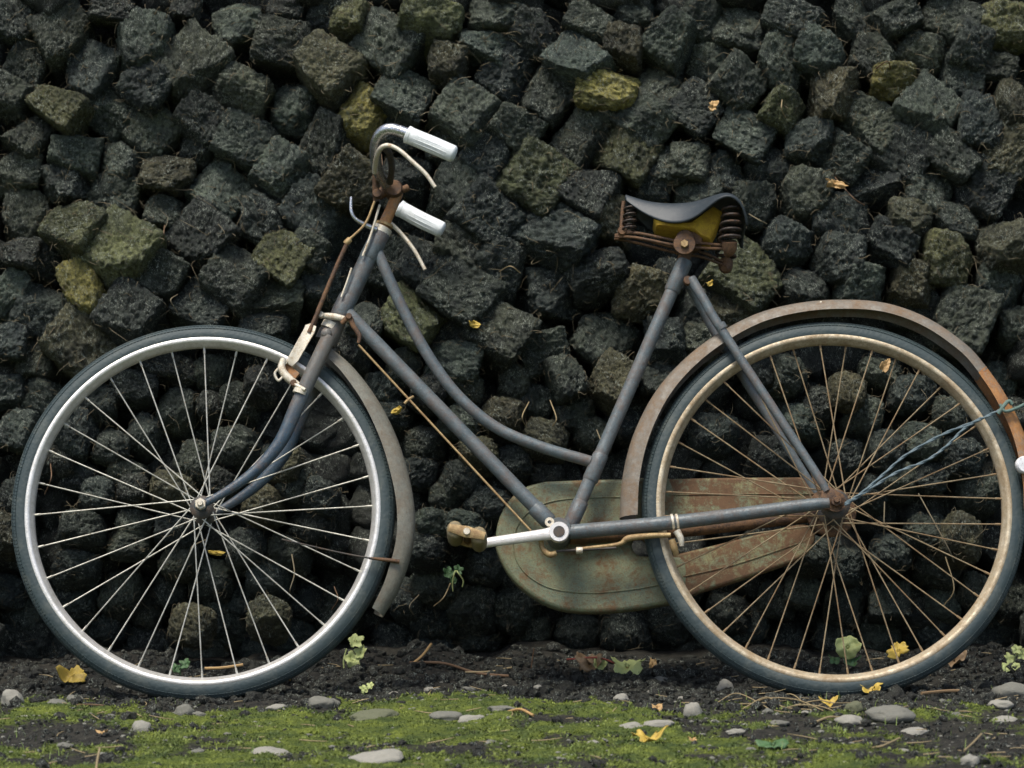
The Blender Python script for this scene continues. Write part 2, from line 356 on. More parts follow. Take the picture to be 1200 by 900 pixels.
# ------------------------------------------------------------------ peat stack
def block_mesh(name, seed, kind):
    rs = random.Random(seed); n = {'q': 28, 'm': 26, 'r': 24, 'low': 6}[kind] if seed < 400 else 11
    k = {'q': 13.0, 'm': 6.5, 'r': 3.0, 'low': 6.0}[kind]
    jit = {'q': 0.08, 'm': 0.16, 'r': 0.14, 'low': 0.18}[kind]
    cj = {(i, j, l): Vector([rs.uniform(-jit, jit) for _ in range(3)]) for i in (0, 1) for j in (0, 1) for l in (0, 1)}
    cuts = []
    for _ in range({'q': 1, 'm': 3, 'r': 2, 'low': 3}[kind]):
        d = Vector((rs.uniform(-1, 1), rs.uniform(-1.2, -0.1), rs.uniform(-1, 1))).normalized(); cuts.append((d, rs.uniform(0.92, 1.18)))
    tilt = (rs.uniform(-0.2, 0.2), rs.uniform(-0.2, 0.2))
    so_ = Vector((seed * 3.17, seed * 1.31, seed * 2.77))
    verts = []; idx = {}; faces = []
    def vert(ix, iy, iz):
        key = (ix, iy, iz)
        if key in idx: return idx[key]
        p = Vector((2 * ix / n - 1, 2 * iy / n - 1, 2 * iz / n - 1))
        q = p / (abs(p.x) ** k + abs(p.y) ** k + abs(p.z) ** k) ** (1 / k)
        u, v, t = (q.x + 1) / 2, (q.y + 1) / 2, (q.z + 1) / 2
        off = Vector((0, 0, 0))
        for (i, j, l), c in cj.items(): off += c * ((u if i else 1 - u) * (v if j else 1 - v) * (t if l else 1 - t))
        q = q + off
        if q.y < 0.2: q.y += (tilt[0] * q.x + tilt[1] * q.z) * (0.2 - q.y)
        for d, o in cuts:
            e = q.dot(d) - o
            if e > 0: q -= d * e * 0.88
        if kind != 'low':
            nn = q.normalized()
            a = noise.fractal(q * 1.5 + so_, 0.7, 2.0, 3) * (0.05 if kind == 'q' else 0.085)
            b = noise.fractal(q * 5.0 + so_, 0.5, 2.1, 4) * 0.050
            c = -abs(noise.noise(q * 6 + so_)) * 0.07 - abs(noise.noise(q * 13 + so_)) * 0.07
            q = q + nn * (a + b + c) + noise.noise_vector(q * 12 + so_) * 0.042
        else:
            q = q + noise.noise_vector(q * 2.4 + so_) * 0.10 + noise.noise_vector(q * 5 + so_) * 0.05
        verts.append(Vector((q.x * 0.5, (q.y + 1) * 0.5, q.z * 0.5))); idx[key] = len(verts) - 1
        return idx[key]
    for a in range(n):
        for b in range(n):
            for f in (((a, 0, b), (a + 1, 0, b), (a + 1, 0, b + 1), (a, 0, b + 1)),
                      ((0, a, b), (0, a, b + 1), (0, a + 1, b + 1), (0, a + 1, b)), ((n, a, b), (n, a + 1, b), (n, a + 1, b + 1), (n, a, b + 1)),
                      ((a, b, 0), (a, b + 1, 0), (a + 1, b + 1, 0), (a + 1, b, 0)), ((a, b, n), (a + 1, b, n), (a + 1, b + 1, n), (a, b + 1, n)),
                      ((a, n, b), (a, n, b + 1), (a + 1, n, b + 1), (a + 1, n, b))):
                if max(f[0][1], f[2][1]) > n * 0.72: continue          # the buried tail is left open inside the stack
                faces.append(tuple(vert(*q) for q in f))
    fm = [0] * len(faces)
    if kind != 'low':
        front = [v for v in verts if v.y < 0.45]
        for _ in range(rs.randint(16, 34)):                            # root fibres sticking to and out of the block
            p = rs.choice(front).copy(); c0 = Vector((0, 0.4, 0)); nn = (p - c0).normalized()
            tdir = nn.orthogonal().normalized(); tdir.rotate(Matrix.Rotation(rs.uniform(0, 6.28), 3, nn))
            L = rs.uniform(0.05, 0.20) if rs.random() < 0.85 else rs.uniform(0.2, 0.45); lift = rs.uniform(0.0, 0.05) if rs.random() < 0.85 else rs.uniform(0.05, 0.2)
            pts = [p - nn * 0.02, p + tdir * L * 0.35 + nn * (lift * 0.5 + 0.01), p + tdir * L * 0.7 + nn * lift + Vector((0, 0, rs.uniform(-0.1, 0.05))), p + tdir * L + nn * lift * rs.uniform(-0.2, 1.0) + Vector((0, 0, rs.uniform(-0.16, 0.02)))]
            mb = MB(); mb.tube(pts, [0.0055, 0.0055, 0.0025], 3, 2, False)
            base = len(verts); verts += mb.v; faces += [tuple(i + base for i in f) for f in mb.f]; fm += [1] * len(mb.f)
    me = bpy.data.meshes.new(name); me.from_pydata([tuple(v) for v in verts], [], faces)
    me.materials.append(m_peat); me.materials.append(m_fibre)
    me.polygons.foreach_set('material_index', fm); me.polygons.foreach_set('use_smooth', [True] * len(faces)); me.update()
    return me
VAR = {k: [block_mesh('peat_block', i * 7 + {'q': 1, 'm': 101, 'r': 201}[k], k) for i in range({'q': 14, 'm': 10, 'r': 9}[k])] for k in 'qmr'}
LOW = [block_mesh('peat_low', 300 + i, 'low') for i in range(8)]; MID = [block_mesh('peat_mid', 400 + i, 'low') for i in range(8)]
TINT = {'d': (0.058, 0.074, 0.074), 'n': (0.092, 0.108, 0.090), 'g': (0.155, 0.163, 0.080), 'y': (0.40, 0.36, 0.12), 'b': (0.120, 0.113, 0.070), 's': (0.105, 0.128, 0.112)}
# traced blocks: centre x, y, width, height, turn, tint, shape (photo pixels, degrees)
BL = """20 20 55 52 25 d q|72 30 64 54 -28 n q|130 6 48 34 5 y m|162 38 66 62 12 s m|33 68 44 52 20 n q|103 74 62 60 30 d q|66 116 60 44 32 g q|125 128 54 54 35 n q|175 92 58 56 40 d m|227 67 66 74 30 n q|215 2 32 30 5 n m|277 22 60 48 -15 s m|330 46 62 56 12 n q|380 68 62 66 28 b q|285 92 62 60 20 n m|340 122 58 62 8 s r|387 12 54 46 10 d m|335 2 46 32 0 n m|238 132 52 44 30 d q|287 157 62 56 18 s q|180 150 54 54 35 n q|31 152 48 48 32 n q|13 103 48 52 10 n m|88 170 54 46 12 n q|135 182 48 44 8 s m|22 192 50 46 10 n m|72 210 56 46 -15 d m|228 168 44 46 20 d r|195 200 58 46 8 b m|261 215 62 60 38 s q|332 193 58 58 36 s q|383 168 58 68 22 n q|135 222 60 46 10 n m|27 248 58 56 15 n m|84 256 66 58 28 g q|193 242 46 40 12 n m|140 280 78 72 32 g q|233 272 64 68 34 d q|302 257 60 56 35 d m|365 238 62 62 30 d q|333 297 60 58 32 g q|412 212 58 66 32 b q|273 315 62 66 36 n q
406 10 42 42 15 g m|452 44 72 68 36 n q|507 13 70 54 14 g m|585 6 66 48 10 n m|566 52 54 48 14 s m|520 68 44 50 20 b m|626 32 54 52 10 d m|594 82 58 66 30 d q|672 60 64 58 35 s q|690 18 54 42 22 n q|730 42 44 52 10 b m|777 34 54 56 36 n q|745 6 52 42 5 n m|475 104 64 60 22 s q|420 124 62 66 24 y m|546 123 66 62 30 s q|640 104 60 62 32 n q|709 101 68 50 4 y m|772 92 50 46 18 n m|609 142 54 54 38 n q|693 143 54 50 36 s q|572 173 48 54 30 d q|667 167 48 48 36 n q|760 136 62 52 32 n q|736 175 66 60 26 g q|627 201 80 74 38 g q|690 215 58 56 30 d q|577 245 72 68 36 d q|535 210 58 56 18 n m|762 212 52 44 12 d m|786 187 50 50 10 n m|648 272 84 74 34 d q|540 280 56 56 24 n m|718 250 44 52 10 b m|790 122 46 44 15 n m|470 195 48 50 20 d m|525 162 50 44 15 d m|462 150 48 50 10 d m
822 14 50 46 15 n m|868 30 64 52 10 s m|925 15 60 46 20 d q|828 66 62 60 14 n r|914 68 54 62 14 n m|962 53 56 56 14 s m|1000 14 50 46 10 s m|1020 60 54 54 10 n m|1052 18 54 46 -18 n m|1083 55 62 52 8 n r|1115 16 66 54 30 s q|1180 16 60 52 5 g m|1145 48 46 48 10 d m|870 96 58 54 36 n q|914 121 46 42 22 g m|974 104 56 60 10 b m|1047 93 54 42 2 y m|1090 120 64 60 32 n q|1126 87 54 50 14 s q|1170 73 48 42 10 n m|818 123 56 58 30 d q|872 153 64 52 26 s q|1020 143 60 56 26 n q|1155 140 60 62 14 d m|1193 113 42 52 10 b m|945 155 56 50 10 d m|986 182 56 50 36 n q|1060 172 66 56 22 d q|1122 176 58 50 30 n q|1186 172 54 62 14 b q|903 188 66 58 14 d r|845 197 50 54 -10 d m|808 186 46 46 10 n m|945 222 62 54 14 n m|1025 213 60 50 -8 d m|1090 217 58 54 22 s m|1155 215 62 58 20 d q|886 240 56 54 4 n m|930 276 58 56 10 d r|985 247 66 52 10 d m|1042 282 62 56 18 d m|1123 253 52 44 12 n m|1070 250 48 44 5 b m|986 298 56 56 18 d m|1115 302 58 64 16 g m|1175 275 64 58 4 b m|820 222 50 44 6 n m
37 297 56 46 10 d m|10 335 42 56 10 s m|92 330 46 62 -25 y m|50 358 62 60 20 d q|190 317 56 52 20 n q|147 358 62 66 30 d q|97 397 76 76 35 b q|38 413 48 48 10 n m|8 395 42 46 10 d m|238 352 64 52 26 d q|322 348 64 52 14 n q|305 380 50 42 10 d m|375 322 46 46 10 d m|362 293 42 44 20 n m|45 462 56 52 10 n r|10 458 46 46 5 d m|13 500 50 46 10 s m|90 497 46 50 20 d m|118 462 46 44 10 d r|157 452 54 44 8 d m|207 468 50 54 12 n r|248 428 46 42 5 n r|215 432 44 36 10 d r|280 462 48 42 8 n r|245 470 36 34 0 d r|167 497 42 44 20 d r|130 522 46 42 10 d r|272 512 60 48 6 n r|303 440 38 40 10 b r|183 420 50 36 5 d m|335 540 42 46 20 b r|20 290 40 36 5 n m
90 557 52 42 10 d r|115 575 42 44 5 d r|147 550 44 40 20 n r|157 572 38 36 10 d r|203 565 54 42 8 b r|70 530 42 38 10 d r|225 530 46 50 30 n r|323 545 48 50 20 d r|300 580 46 42 10 b r|260 560 40 38 15 d r|378 578 50 44 10 d r|342 562 44 50 5 n r|93 613 56 44 8 n r|153 607 46 40 5 n r|198 610 54 44 12 d r|150 637 50 38 5 n r|93 655 54 36 5 d r|207 650 46 44 18 n r|247 667 54 46 10 s r|287 633 50 44 5 d r|330 640 46 40 14 n r|307 670 50 42 10 d r|363 613 52 44 12 d r|140 683 52 50 10 s r|173 710 42 44 14 n r|130 720 48 50 10 d r|90 693 56 50 10 d r|217 730 46 46 14 b r|257 722 50 54 20 s r|200 690 42 42 10 d r|283 700 50 42 8 d r|353 700 48 42 14 d r|317 713 46 42 10 b r|173 747 60 48 5 d r|235 762 50 38 5 s r|290 747 52 44 10 d r|347 740 56 46 8 d r|393 713 46 46 10 n r|20 575 42 46 10 d r|8 617 42 46 10 b r|10 690 46 42 12 d r|20 722 48 42 5 n r|18 755 60 50 4 d m|60 757 52 52 4 d m
587 303 60 56 15 d m|537 337 80 68 30 n q|703 313 70 60 -20 d m|640 340 66 54 6 d m|750 343 56 66 10 b m|587 380 72 60 32 n q|703 387 62 64 36 s m|480 367 66 60 32 g q|640 410 56 46 -15 n q|530 390 46 40 10 d m|533 418 58 50 15 s m|477 423 42 42 10 n r|603 443 40 46 8 n r|670 437 44 50 -20 n m|720 437 50 50 34 b q|777 393 54 48 10 d m|773 437 48 44 10 d m|630 465 48 44 10 s r|673 483 48 46 8 n r|550 447 50 40 16 n r|507 453 42 40 10 b r|590 477 54 44 20 b r|637 503 56 44 14 b r|543 487 50 38 20 n r|450 447 46 44 10 d r|560 517 46 38 10 b r|600 535 54 42 6 d r|695 507 48 42 10 n r|455 475 46 40 10 d r|493 517 48 44 18 n r|785 325 38 46 10 d m|497 300 52 60 24 d q|462 308 50 56 20 d q|430 365 46 42 10 d m|410 398 40 40 10 s m|735 490 46 44 12 d r
523 577 44 42 6 n r|573 588 54 42 20 d r|640 553 42 36 5 d r|497 553 42 44 10 d r|510 607 48 38 8 n r|543 612 50 38 12 s r|500 636 50 42 10 d r|510 675 60 52 8 n r|550 700 54 46 6 s r|513 718 60 48 10 d r|560 742 50 38 6 s r|593 712 48 50 10 n r|623 738 42 48 16 n r|567 660 46 42 14 d r|477 690 42 46 10 d r|543 553 46 42 10 d r|465 750 54 50 6 d r|507 762 52 40 4 d r|680 735 52 46 10 d r|735 735 56 48 6 d r|785 720 52 46 8 d r
943 332 62 50 10 d r|1015 332 54 48 14 s m|880 317 78 72 34 g q|1065 325 50 46 10 b m|1080 352 62 52 12 d m|1133 372 66 74 20 n q|1175 330 60 66 8 s m|1193 372 42 52 6 n m|853 357 52 44 15 b m|815 362 46 50 10 d m|1180 443 46 46 10 s r|1196 480 40 40 6 d r|820 392 48 46 10 n m|997 457 42 46 14 b r|935 485 54 46 8 s r|1018 480 48 48 16 n r|1068 460 58 50 10 d r|1113 477 42 42 6 n r|1030 430 52 38 8 n r|893 432 42 42 10 d r|960 470 44 48 10 d r|840 497 54 50 12 d r|905 525 60 54 8 d r|1035 520 48 50 10 d r|1083 513 52 44 10 s r|1133 533 56 50 12 d r|997 530 46 44 10 d r|925 437 50 50 16 n r|1055 555 48 44 10 n r|1147 567 56 50 8 n r|1093 557 46 42 14 d r|1027 570 46 42 10 d r|1083 617 54 46 10 n r|1137 620 52 56 12 b r|1047 647 50 44 8 d r|1100 657 54 48 10 n r|1043 700 46 44 6 s q|940 693 42 42 10 s r|990 703 42 46 12 s r|907 700 46 46 14 s r|957 643 50 42 8 s r|997 663 42 46 10 d r|1110 700 46 38 10 s r|1083 713 44 36 6 n r|1147 687 46 42 8 s r|920 747 50 54 6 d r|880 727 48 46 10 d r|1033 740 56 50 8 n r|977 745 50 46 10 d r|850 712 48 44 8 d r|1192 700 46 46 10 n r|1192 733 48 46 6 d r|1150 745 60 42 6 d r|1098 740 52 46 8 d r"""
blocks = [b.split() for b in BL.replace('\n', '|').split('|') if b.strip()]
stack = empty('peat_stack', (0, WY, 0), label='tall dark stack of rough peat blocks with mossy ends behind the bicycle', category='peat stack')
SROT = Matrix.Rotation(-math.atan(WS), 3, 'X')
def block_matrix(px, py, wpx, hpx, rot, off, rs, quarter=None):
    p, t = Wp(px, py, off)
    qd = rs.choice((0, 90, 180, 270)) if quarter is None else quarter
    ww, hh = wpx * t / F * 1.06, hpx * t / F * 1.06
    if qd % 180: ww, hh = hh, ww
    rot3 = SROT @ Matrix.Rotation(R_(rs.uniform(-20, 2)), 3, 'X') @ Matrix.Rotation(R_(rs.uniform(-10, 10)), 3, 'Z') @ Matrix.Rotation(R_(rot + qd + rs.uniform(-4, 4)), 3, 'Y')
    sc = Matrix.Diagonal((ww * rs.choice((-1, 1)), (ww + hh) * 0.5 * 1.9, hh)).to_4x4()
    p = p + Vector((0, -0.10 * (ww + hh) * 0.5, 0))
    return Matrix.Translation(p) @ rot3.to_4x4() @ sc
def tint(code, rs):
    c = TINT[code]; v = rs.uniform(0.66, 1.35); h = rs.uniform(-0.06, 0.06)
    return (c[0] * v * (1 + h), c[1] * v, c[2] * v * (1 - h), 1)
rb = random.Random(5)
order = sorted(range(len(blocks)), key=lambda i: -float(blocks[i][2]) * float(blocks[i][3]))
as_part = set(order[:300]); extra = []; placed = []
sm = stack.location
for i, b in enumerate(blocks):
    px, py, wpx, hpx, rot = map(float, b[:5]); placed.append((px, py))
    off = rb.uniform(-0.030, 0.024) + (0.028 if b[6] == 'r' else 0) + float(np.interp(py, [640, 690, 730], [0, 0.10, 0.19]))
    if b[5] in 'gyb' or wpx * hpx > 4000: off = min(off, 0.0) - 0.018
    if b[6] == 'q' and 18 <= rot < 36: rot += 5
    if py > 700: wpx *= 1.1; hpx *= 1.1
    mw = block_matrix(px, py, wpx, hpx, rot, off, rb); me = rb.choice(VAR[b[6]]); tc = tint(b[5], rb)
    if i in as_part:
        o = bpy.data.objects.new('peat_block', me); o.color = tc; COL.objects.link(o); o.parent = stack
        o.matrix_local = Matrix.Translation(-sm) @ mw
    else: extra.append((me, mw, tc))
# the stack goes on past the picture and deeper into its joints
fill = []
y = -420.0
while y < 800:
    x = -420.0 + rb.uniform(0, 30)
    while x < 1620:
        qx, qy = x + rb.uniform(-9, 9), y + rb.uniform(-9, 9); x += 46
        inside = -20 < qx < 1220 and qy > -20
        if inside:
            fill.append((qx, qy, rb.uniform(48, 60), rb.uniform(46, 58), (0.11 if qy < 640 else 0.19 if qy < 690 else 0.28) + rb.uniform(0, 0.03)))
        else: fill.append((qx, qy, rb.uniform(52, 70), rb.uniform(50, 64), rb.uniform(-0.02, 0.03)))
    y += 44
v_all, f_all, mi = [], [], []; cols = []
def add_joined(me, mw, tc):
    base = len(v_all); flip = mw.determinant() < 0
    v_all.extend(tuple(mw @ v.co - sm) for v in me.vertices)
    for p in me.polygons:
        q = tuple(base + k for k in p.vertices); f_all.append(q[::-1] if flip else q); mi.append(p.material_index)
for me, mw, tc in extra: add_joined(me, mw, tc)
for qx, qy, ww, hh, off in fill:
    p, _ = Wp(qx, qy, off)
    if p.z < 0.0 or p.z > 1.75: continue
    add_joined(rb.choice(MID if -60 < qx < 1260 and qy > -60 else LOW), block_matrix(qx, qy, ww, hh, rb.uniform(0, 40), off, rb), None)
jo = mesh_obj('peat_blocks', v_all, f_all, [m_peat, m_fibre], stack, True, mi, kind='stuff'); jo.color = (0.048, 0.053, 0.049, 1)  # joined blocks tinted darker, painting shade into the joints
# backing core of the stack, coloured dark to paint shadow into the gaps
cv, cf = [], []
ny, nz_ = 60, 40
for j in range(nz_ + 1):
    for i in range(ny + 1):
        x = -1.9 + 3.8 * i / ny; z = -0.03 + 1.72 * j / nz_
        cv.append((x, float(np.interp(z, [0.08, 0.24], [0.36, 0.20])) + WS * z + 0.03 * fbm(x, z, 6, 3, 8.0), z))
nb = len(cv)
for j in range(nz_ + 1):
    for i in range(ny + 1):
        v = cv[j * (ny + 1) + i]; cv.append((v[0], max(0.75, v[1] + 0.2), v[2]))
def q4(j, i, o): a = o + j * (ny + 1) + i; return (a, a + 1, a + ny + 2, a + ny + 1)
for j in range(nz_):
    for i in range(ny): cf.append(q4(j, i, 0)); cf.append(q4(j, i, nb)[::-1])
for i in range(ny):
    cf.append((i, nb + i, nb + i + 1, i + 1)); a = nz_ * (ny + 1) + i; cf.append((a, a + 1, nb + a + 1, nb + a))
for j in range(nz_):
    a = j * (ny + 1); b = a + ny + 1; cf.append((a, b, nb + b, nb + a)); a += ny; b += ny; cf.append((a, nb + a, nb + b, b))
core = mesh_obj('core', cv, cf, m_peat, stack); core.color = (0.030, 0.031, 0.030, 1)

# ------------------------------------------------------------------ bicycle
bike = empty('bicycle', (0, 0, ZB), label='old rusty step-through bicycle with white grips leaning against the peat stack', category='bicycle')
bike.rotation_euler = (-LEAN, 0, 0)
def Bs(*pts): return [B(*p) for p in pts]

def wheel(xc, label, rim_m, spoke_m, nsp, hub_r, phase):
    wl = empty('wheel', (xc, 0, RW), bike, label=label)
    t = 0.0205; rc = RW - t; prof = []
    for k in range(28):
        a = 2 * math.pi * k / 28
        r = rc + t * math.cos(a); yy = 0.0185 * math.sin(a)
        if 0.35 < abs(math.sin(a)) < 0.62 and math.cos(a) > 0: r += 0.0012       # shoulder ridge
        if abs(math.cos(a)) < 0.12: yy *= 1.02
        prof.append((r, yy))
    MB().lathe(prof, n=144).build('tyre', m_tyre, wl)
    # tread blocks around the shoulder
    mb = MB(); nt = 330
    for i in range(nt):
        a0 = 2 * math.pi * i / nt
        for sgn in (-1, 1):
            for aa in (0.55, 0.88):
                rr = rc + (t + 0.0004) * math.cos(aa); yy = sgn * 0.019 * math.sin(aa); da = (0.5 * math.pi / nt if aa > 0.6 else 0)
                c = Vector((rr * math.cos(a0 + da), yy, rr * math.sin(a0 + da)))
                rot = Matrix.Rotation(-(a0 + da), 3, 'Y') @ Matrix.Rotation(sgn * aa, 3, 'Z')
                mb.box(c, 0.0012, 0.0055, 0.0050, rot)
    mb.build('tread', m_tyre, wl, False)
    rp = [(0.3215, -0.0125), (0.3240, -0.0150), (0.3245, -0.0172), (0.3225, -0.0188), (0.3190, -0.0190), (0.3160, -0.0180), (0.3145, -0.0160), (0.3120, -0.0120), (0.3085, -0.0075), (0.3072, -0.0030), (0.3070, 0)]
    rp = rp + [(r, -y) for r, y in rp[-2::-1]] + [(0.314, 0.008), (0.3125, 0), (0.314, -0.008)]
    MB().lathe(rp, n=144).build('rim', rim_m, wl)
    hb = MB()
    hb.lathe([(0.0, -0.048), (0.0065, -0.048), (0.0075, -0.036), (0.012, -0.036), (hub_r, -0.033), (hub_r + 0.002, -0.031), (hub_r, -0.0285), (hub_r * 0.62, -0.024), (hub_r * 0.55, 0), (hub_r * 0.62, 0.024), (hub_r, 0.0285), (hub_r + 0.002, 0.031), (hub_r, 0.033), (0.012, 0.036), (0.0075, 0.036), (0.0065, 0.048), (0, 0.048)], n=28, closed=False)
    hb.build('hub', m_dark, wl)
    # spokes: four kinds shared by all, turned about the axle
    kinds = []
    for side in (-1, 1):
        for tw in (-1, 1):
            a = tw * R_(62 if nsp == 32 else 66); hr = hub_r - 0.003
            p0 = Vector((hr * math.cos(a), side * 0.031, hr * math.sin(a))); p1 = Vector((0.3075, side * 0.003, 0))
            d = (p1 - p0).normalized(); mid = p0.lerp(p1, 0.5) + Vector((0, tw * 0.0012, 0))
            mb = MB(); mb.tube([p0 - d * 0.002, p0, mid, p1 - d * 0.013, p1], 0.00125, 6, 2)
            mb.tube([p1 - d * 0.012, p1 - d * 0.0115, p1 + d * 0.002], [0.0014, 0.0021, 0.0021], 6, 1)
            o = mb.build('spoke', spoke_m, wl); kinds.append(o)
    rs = random.Random(nsp); used = [False] * 4
    for i in range(nsp):
        k = (i % 2) * 2 + (i // 2) % 2; ang = phase + 2 * math.pi * i / nsp + rs.uniform(-0.006, 0.006)
        o = kinds[k] if not used[k] else kinds[k].copy()
        if used[k]: COL.objects.link(o)
        used[k] = True; o.rotation_euler = (0, -ang, 0)
    return wl
wf = wheel(XF, 'front wheel with pale steel rim and dull grey spokes', m_rim_f, m_spoke_f, 32, 0.020, R_(91))
wr = wheel(XR, 'rear wheel with rust-gold rim and rusty brown spokes', m_rim_r, m_spoke_r, 40, 0.026, R_(93))
CF = Vector((XF, 0, RW)); CR = Vector((XR, 0, RW))
# axle nuts
for c, m in ((CF, m_ivory), (CR, m_rust)):
    for s in (-1, 1):
        mb = MB(); mb.cyl(c + Vector((0, s * 0.060, 0)), (0, 1, 0), 0.011, 0.010, 6, 0.25); mb.cyl(c + Vector((0, s * 0.066, 0)), (0, 1, 0), 0.0055, 0.012, 12)
        if c is CR: mb.cyl(c + Vector((0, s * 0.0535, 0)), (0, 1, 0), 0.019, 0.003, 20)
        mb.build('axle_nut', m, bike)
# rear brake drum, sprocket
mb = MB(); mb.lathe([(0.0, 0.034), (0.043, 0.034), (0.046, 0.037), (0.046, 0.042), (0.0, 0.043)], CR, 40, False)
mb.build('sprocket', m_rust, bike)

# frame: lugs and shells, tubes as sub-parts
fr = empty('frame', (0, 0, 0), bike)
MB().cyl(B(655, 625), (0, 1, 0), 0.0225, 0.074, 24, 0.08).build('bottom_bracket', m_frame, fr)
for pts, r in (([(803, 305), (796, 321), (787, 342)], 0.0150), ([(704.5, 532), (699, 545), (691, 564)], 0.0146), ([(447, 271), (440, 286), (431, 304)], 0.0180), ([(409, 347), (402, 361), (397, 372)], 0.0180), ([(626, 594), (644, 612)], 0.0158), ([(681, 587), (668, 616)], 0.0146)):
    P = Bs(*pts); d = (P[-1] - P[0]).normalized()
    MB().tube([P[0], P[0] + d * 0.003] + P[1:-1] + [P[-1] - d * 0.003, P[-1]], [r - 0.0016, r] + [r] * max(1, len(P) - 2) + [r, r - 0.0016], 16, 1).build('lug', m_frame, fr)
MB().tube(Bs((447, 270), (398, 372)), 0.0165, 18, 1).build('head_tube', m_frame, fr)
MB().tube(Bs((438, 286), (452, 318), (472, 362), (500, 414), (535, 462), (580, 500), (632, 523), (692, 541)), 0.0107, 16, 7).build('top_tube', m_frame, fr)
MB().tube(Bs((402, 362), (524, 488), (646, 614)), 0.0133, 16, 3).build('down_tube', m_frame, fr)
MB().tube(Bs((803, 305), (737, 457), (668, 616)), 0.0126, 16, 3).build('seat_tube', m_frame, fr)
for s in (-1, 1):
    mb = MB(); hubp = CR + Vector((-0.016, s * 0.052, 0.020))
    a = B(809, 330, 0); a = Vector((a.x, s * 0.020, a.z)); b = B(846, 388, -0.03); b = Vector((b.x, s * 0.034, b.z)); e = B(952, 548, -0.05); e = Vector((e.x, s * 0.050, e.z))
    mb.tube([a, a.lerp(b, 0.5) + Vector((0, s * 0.002, 0)), b, e, hubp], [0.0098, 0.0088, 0.0086, 0.0080, 0.0072], 14, 5).build('seat_stay', m_frame, fr)
    mb = MB(); a = B(668, 624, -0.02); a = Vector((a.x, s * 0.024, a.z)); b = B(800, 611, -0.04); b = Vector((b.x, s * 0.040, b.z)); e = B(940, 593, -0.05); e = Vector((e.x, s * 0.051, e.z))
    mb.tube([a, b, e, CR + Vector((-0.012, s * 0.053, -0.002))], [0.0135, 0.0130, 0.0118, 0.0095], 14, 6).build('chain_stay', m_frame if s < 0 else m_rust, fr)
    pl = [(CR.x - 0.026, RW - 0.013), (CR.x + 0.008, RW - 0.016), (CR.x + 0.020, RW), (CR.x + 0.008, RW + 0.016), (CR.x - 0.012, RW + 0.030), (CR.x - 0.026, RW + 0.020)]
    MB().prism(pl, s * 0.050, s * 0.0555, 0.001).build('dropout', m_rust, fr, False)
MB().cyl(B(806, 329, -0.022), (0, 1, 0), 0.0085, 0.012, 14).build('stay_bolt', m_rust, fr)
MB().tube(Bs((843, 380, -0.034), (847, 386, -0.034)), 0.0105, 14, 1).build('stay_clip', m_frame, fr)

# fork
fk = MB()
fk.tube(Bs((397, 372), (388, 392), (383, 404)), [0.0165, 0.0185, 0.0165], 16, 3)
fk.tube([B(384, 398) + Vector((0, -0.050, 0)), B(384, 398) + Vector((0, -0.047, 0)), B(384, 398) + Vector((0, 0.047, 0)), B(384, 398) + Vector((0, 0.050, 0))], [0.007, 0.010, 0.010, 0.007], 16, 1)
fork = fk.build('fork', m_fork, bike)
for s in (-1, 1):
    pts = []
    for (x, y, yy) in ((386, 394, 0.040), (368, 432, 0.043), (347, 478, 0.046), (329, 517, 0.049), (302, 549, 0.051), (270, 573, 0.052), (240, 590, 0.053)):
        p = B(x, y, -yy); pts.append(Vector((p.x, s * yy, p.z)))
    MB().tube(pts, [0.0140, 0.0142, 0.0138, 0.0125, 0.0106, 0.0086, 0.0070], 16, 5, flat=0.75).build('blade', m_fork, fork)
    MB().prism([(CF.x + 0.012 * math.cos(a), RW + 0.012 * math.sin(a)) for a in np.linspace(0, 6.283, 17)[:-1]], s * 0.0495, s * 0.0550, 0.001).build('dropout', m_fork, fork, False)
MB().tube(Bs((390, 379.5), (386.5, 386.5)), 0.0188, 20, 1).build('headset_ring', m_ivory, fork)
MB().tube(Bs((385.5, 388.5), (380, 400)), [0.0190, 0.0186], 20, 1).build('crown_ring', m_dark, fork)

# mudguards: a thin curved channel swept round the wheel
def mudguard(name, pts, centre, depth, half, mat, label, cut=None):
    P = catmull(pts, 5); N = len(P); ns = 11; v = []; f = []
    for i, p in enumerate(P):
        u = Vector((p.x - centre.x, 0, p.z - centre.z)).normalized(); t = i / (N - 1)
        dp = np.interp(t, np.linspace(0, 1, len(depth)), depth)
        for k in range(ns):
            a = -1 + 2 * k / (ns - 1); y = half * (math.sin(a * 1.35) / math.sin(1.35))
            v.append(Vector((p.x, 0, p.z)) + Vector((0, y, 0)) - u * dp * (abs(a) ** 2.2))
        for k in range(ns):
            a = 1 - 2 * k / (ns - 1); y = (half - 0.0012) * (math.sin(a * 1.35) / math.sin(1.35))
            v.append(Vector((p.x, 0, p.z)) + Vector((0, y, 0)) - u * (dp * (abs(a) ** 2.2) + 0.0015 * (1 if abs(a) < 0.95 else 0)))
    m = 2 * ns
    for i in range(N - 1):
        for k in range(m): f.append((i * m + k, i * m + (k + 1) % m, (i + 1) * m + (k + 1) % m, (i + 1) * m + k))
    f.append(tuple(range(m))); f.append(tuple((N - 1) * m + k for k in range(m))[::-1])
    return fixn(mesh_obj(name, v, f, mat, bike, label=label))
rg_out = [(726, 607), (729, 562), (741, 512), (765, 463), (796, 426), (836, 394), (885, 368), (935, 355), (985, 351), (1038, 355), (1088, 373), (1133, 404), (1158, 432)]
rg = mudguard('mudguard', [B(x, y, -0.006) for x, y in rg_out], CR, [0.032, 0.030, 0.026, 0.024, 0.024, 0.024, 0.024], 0.029, m_guard, 'grey-brown rusty rear mudguard')
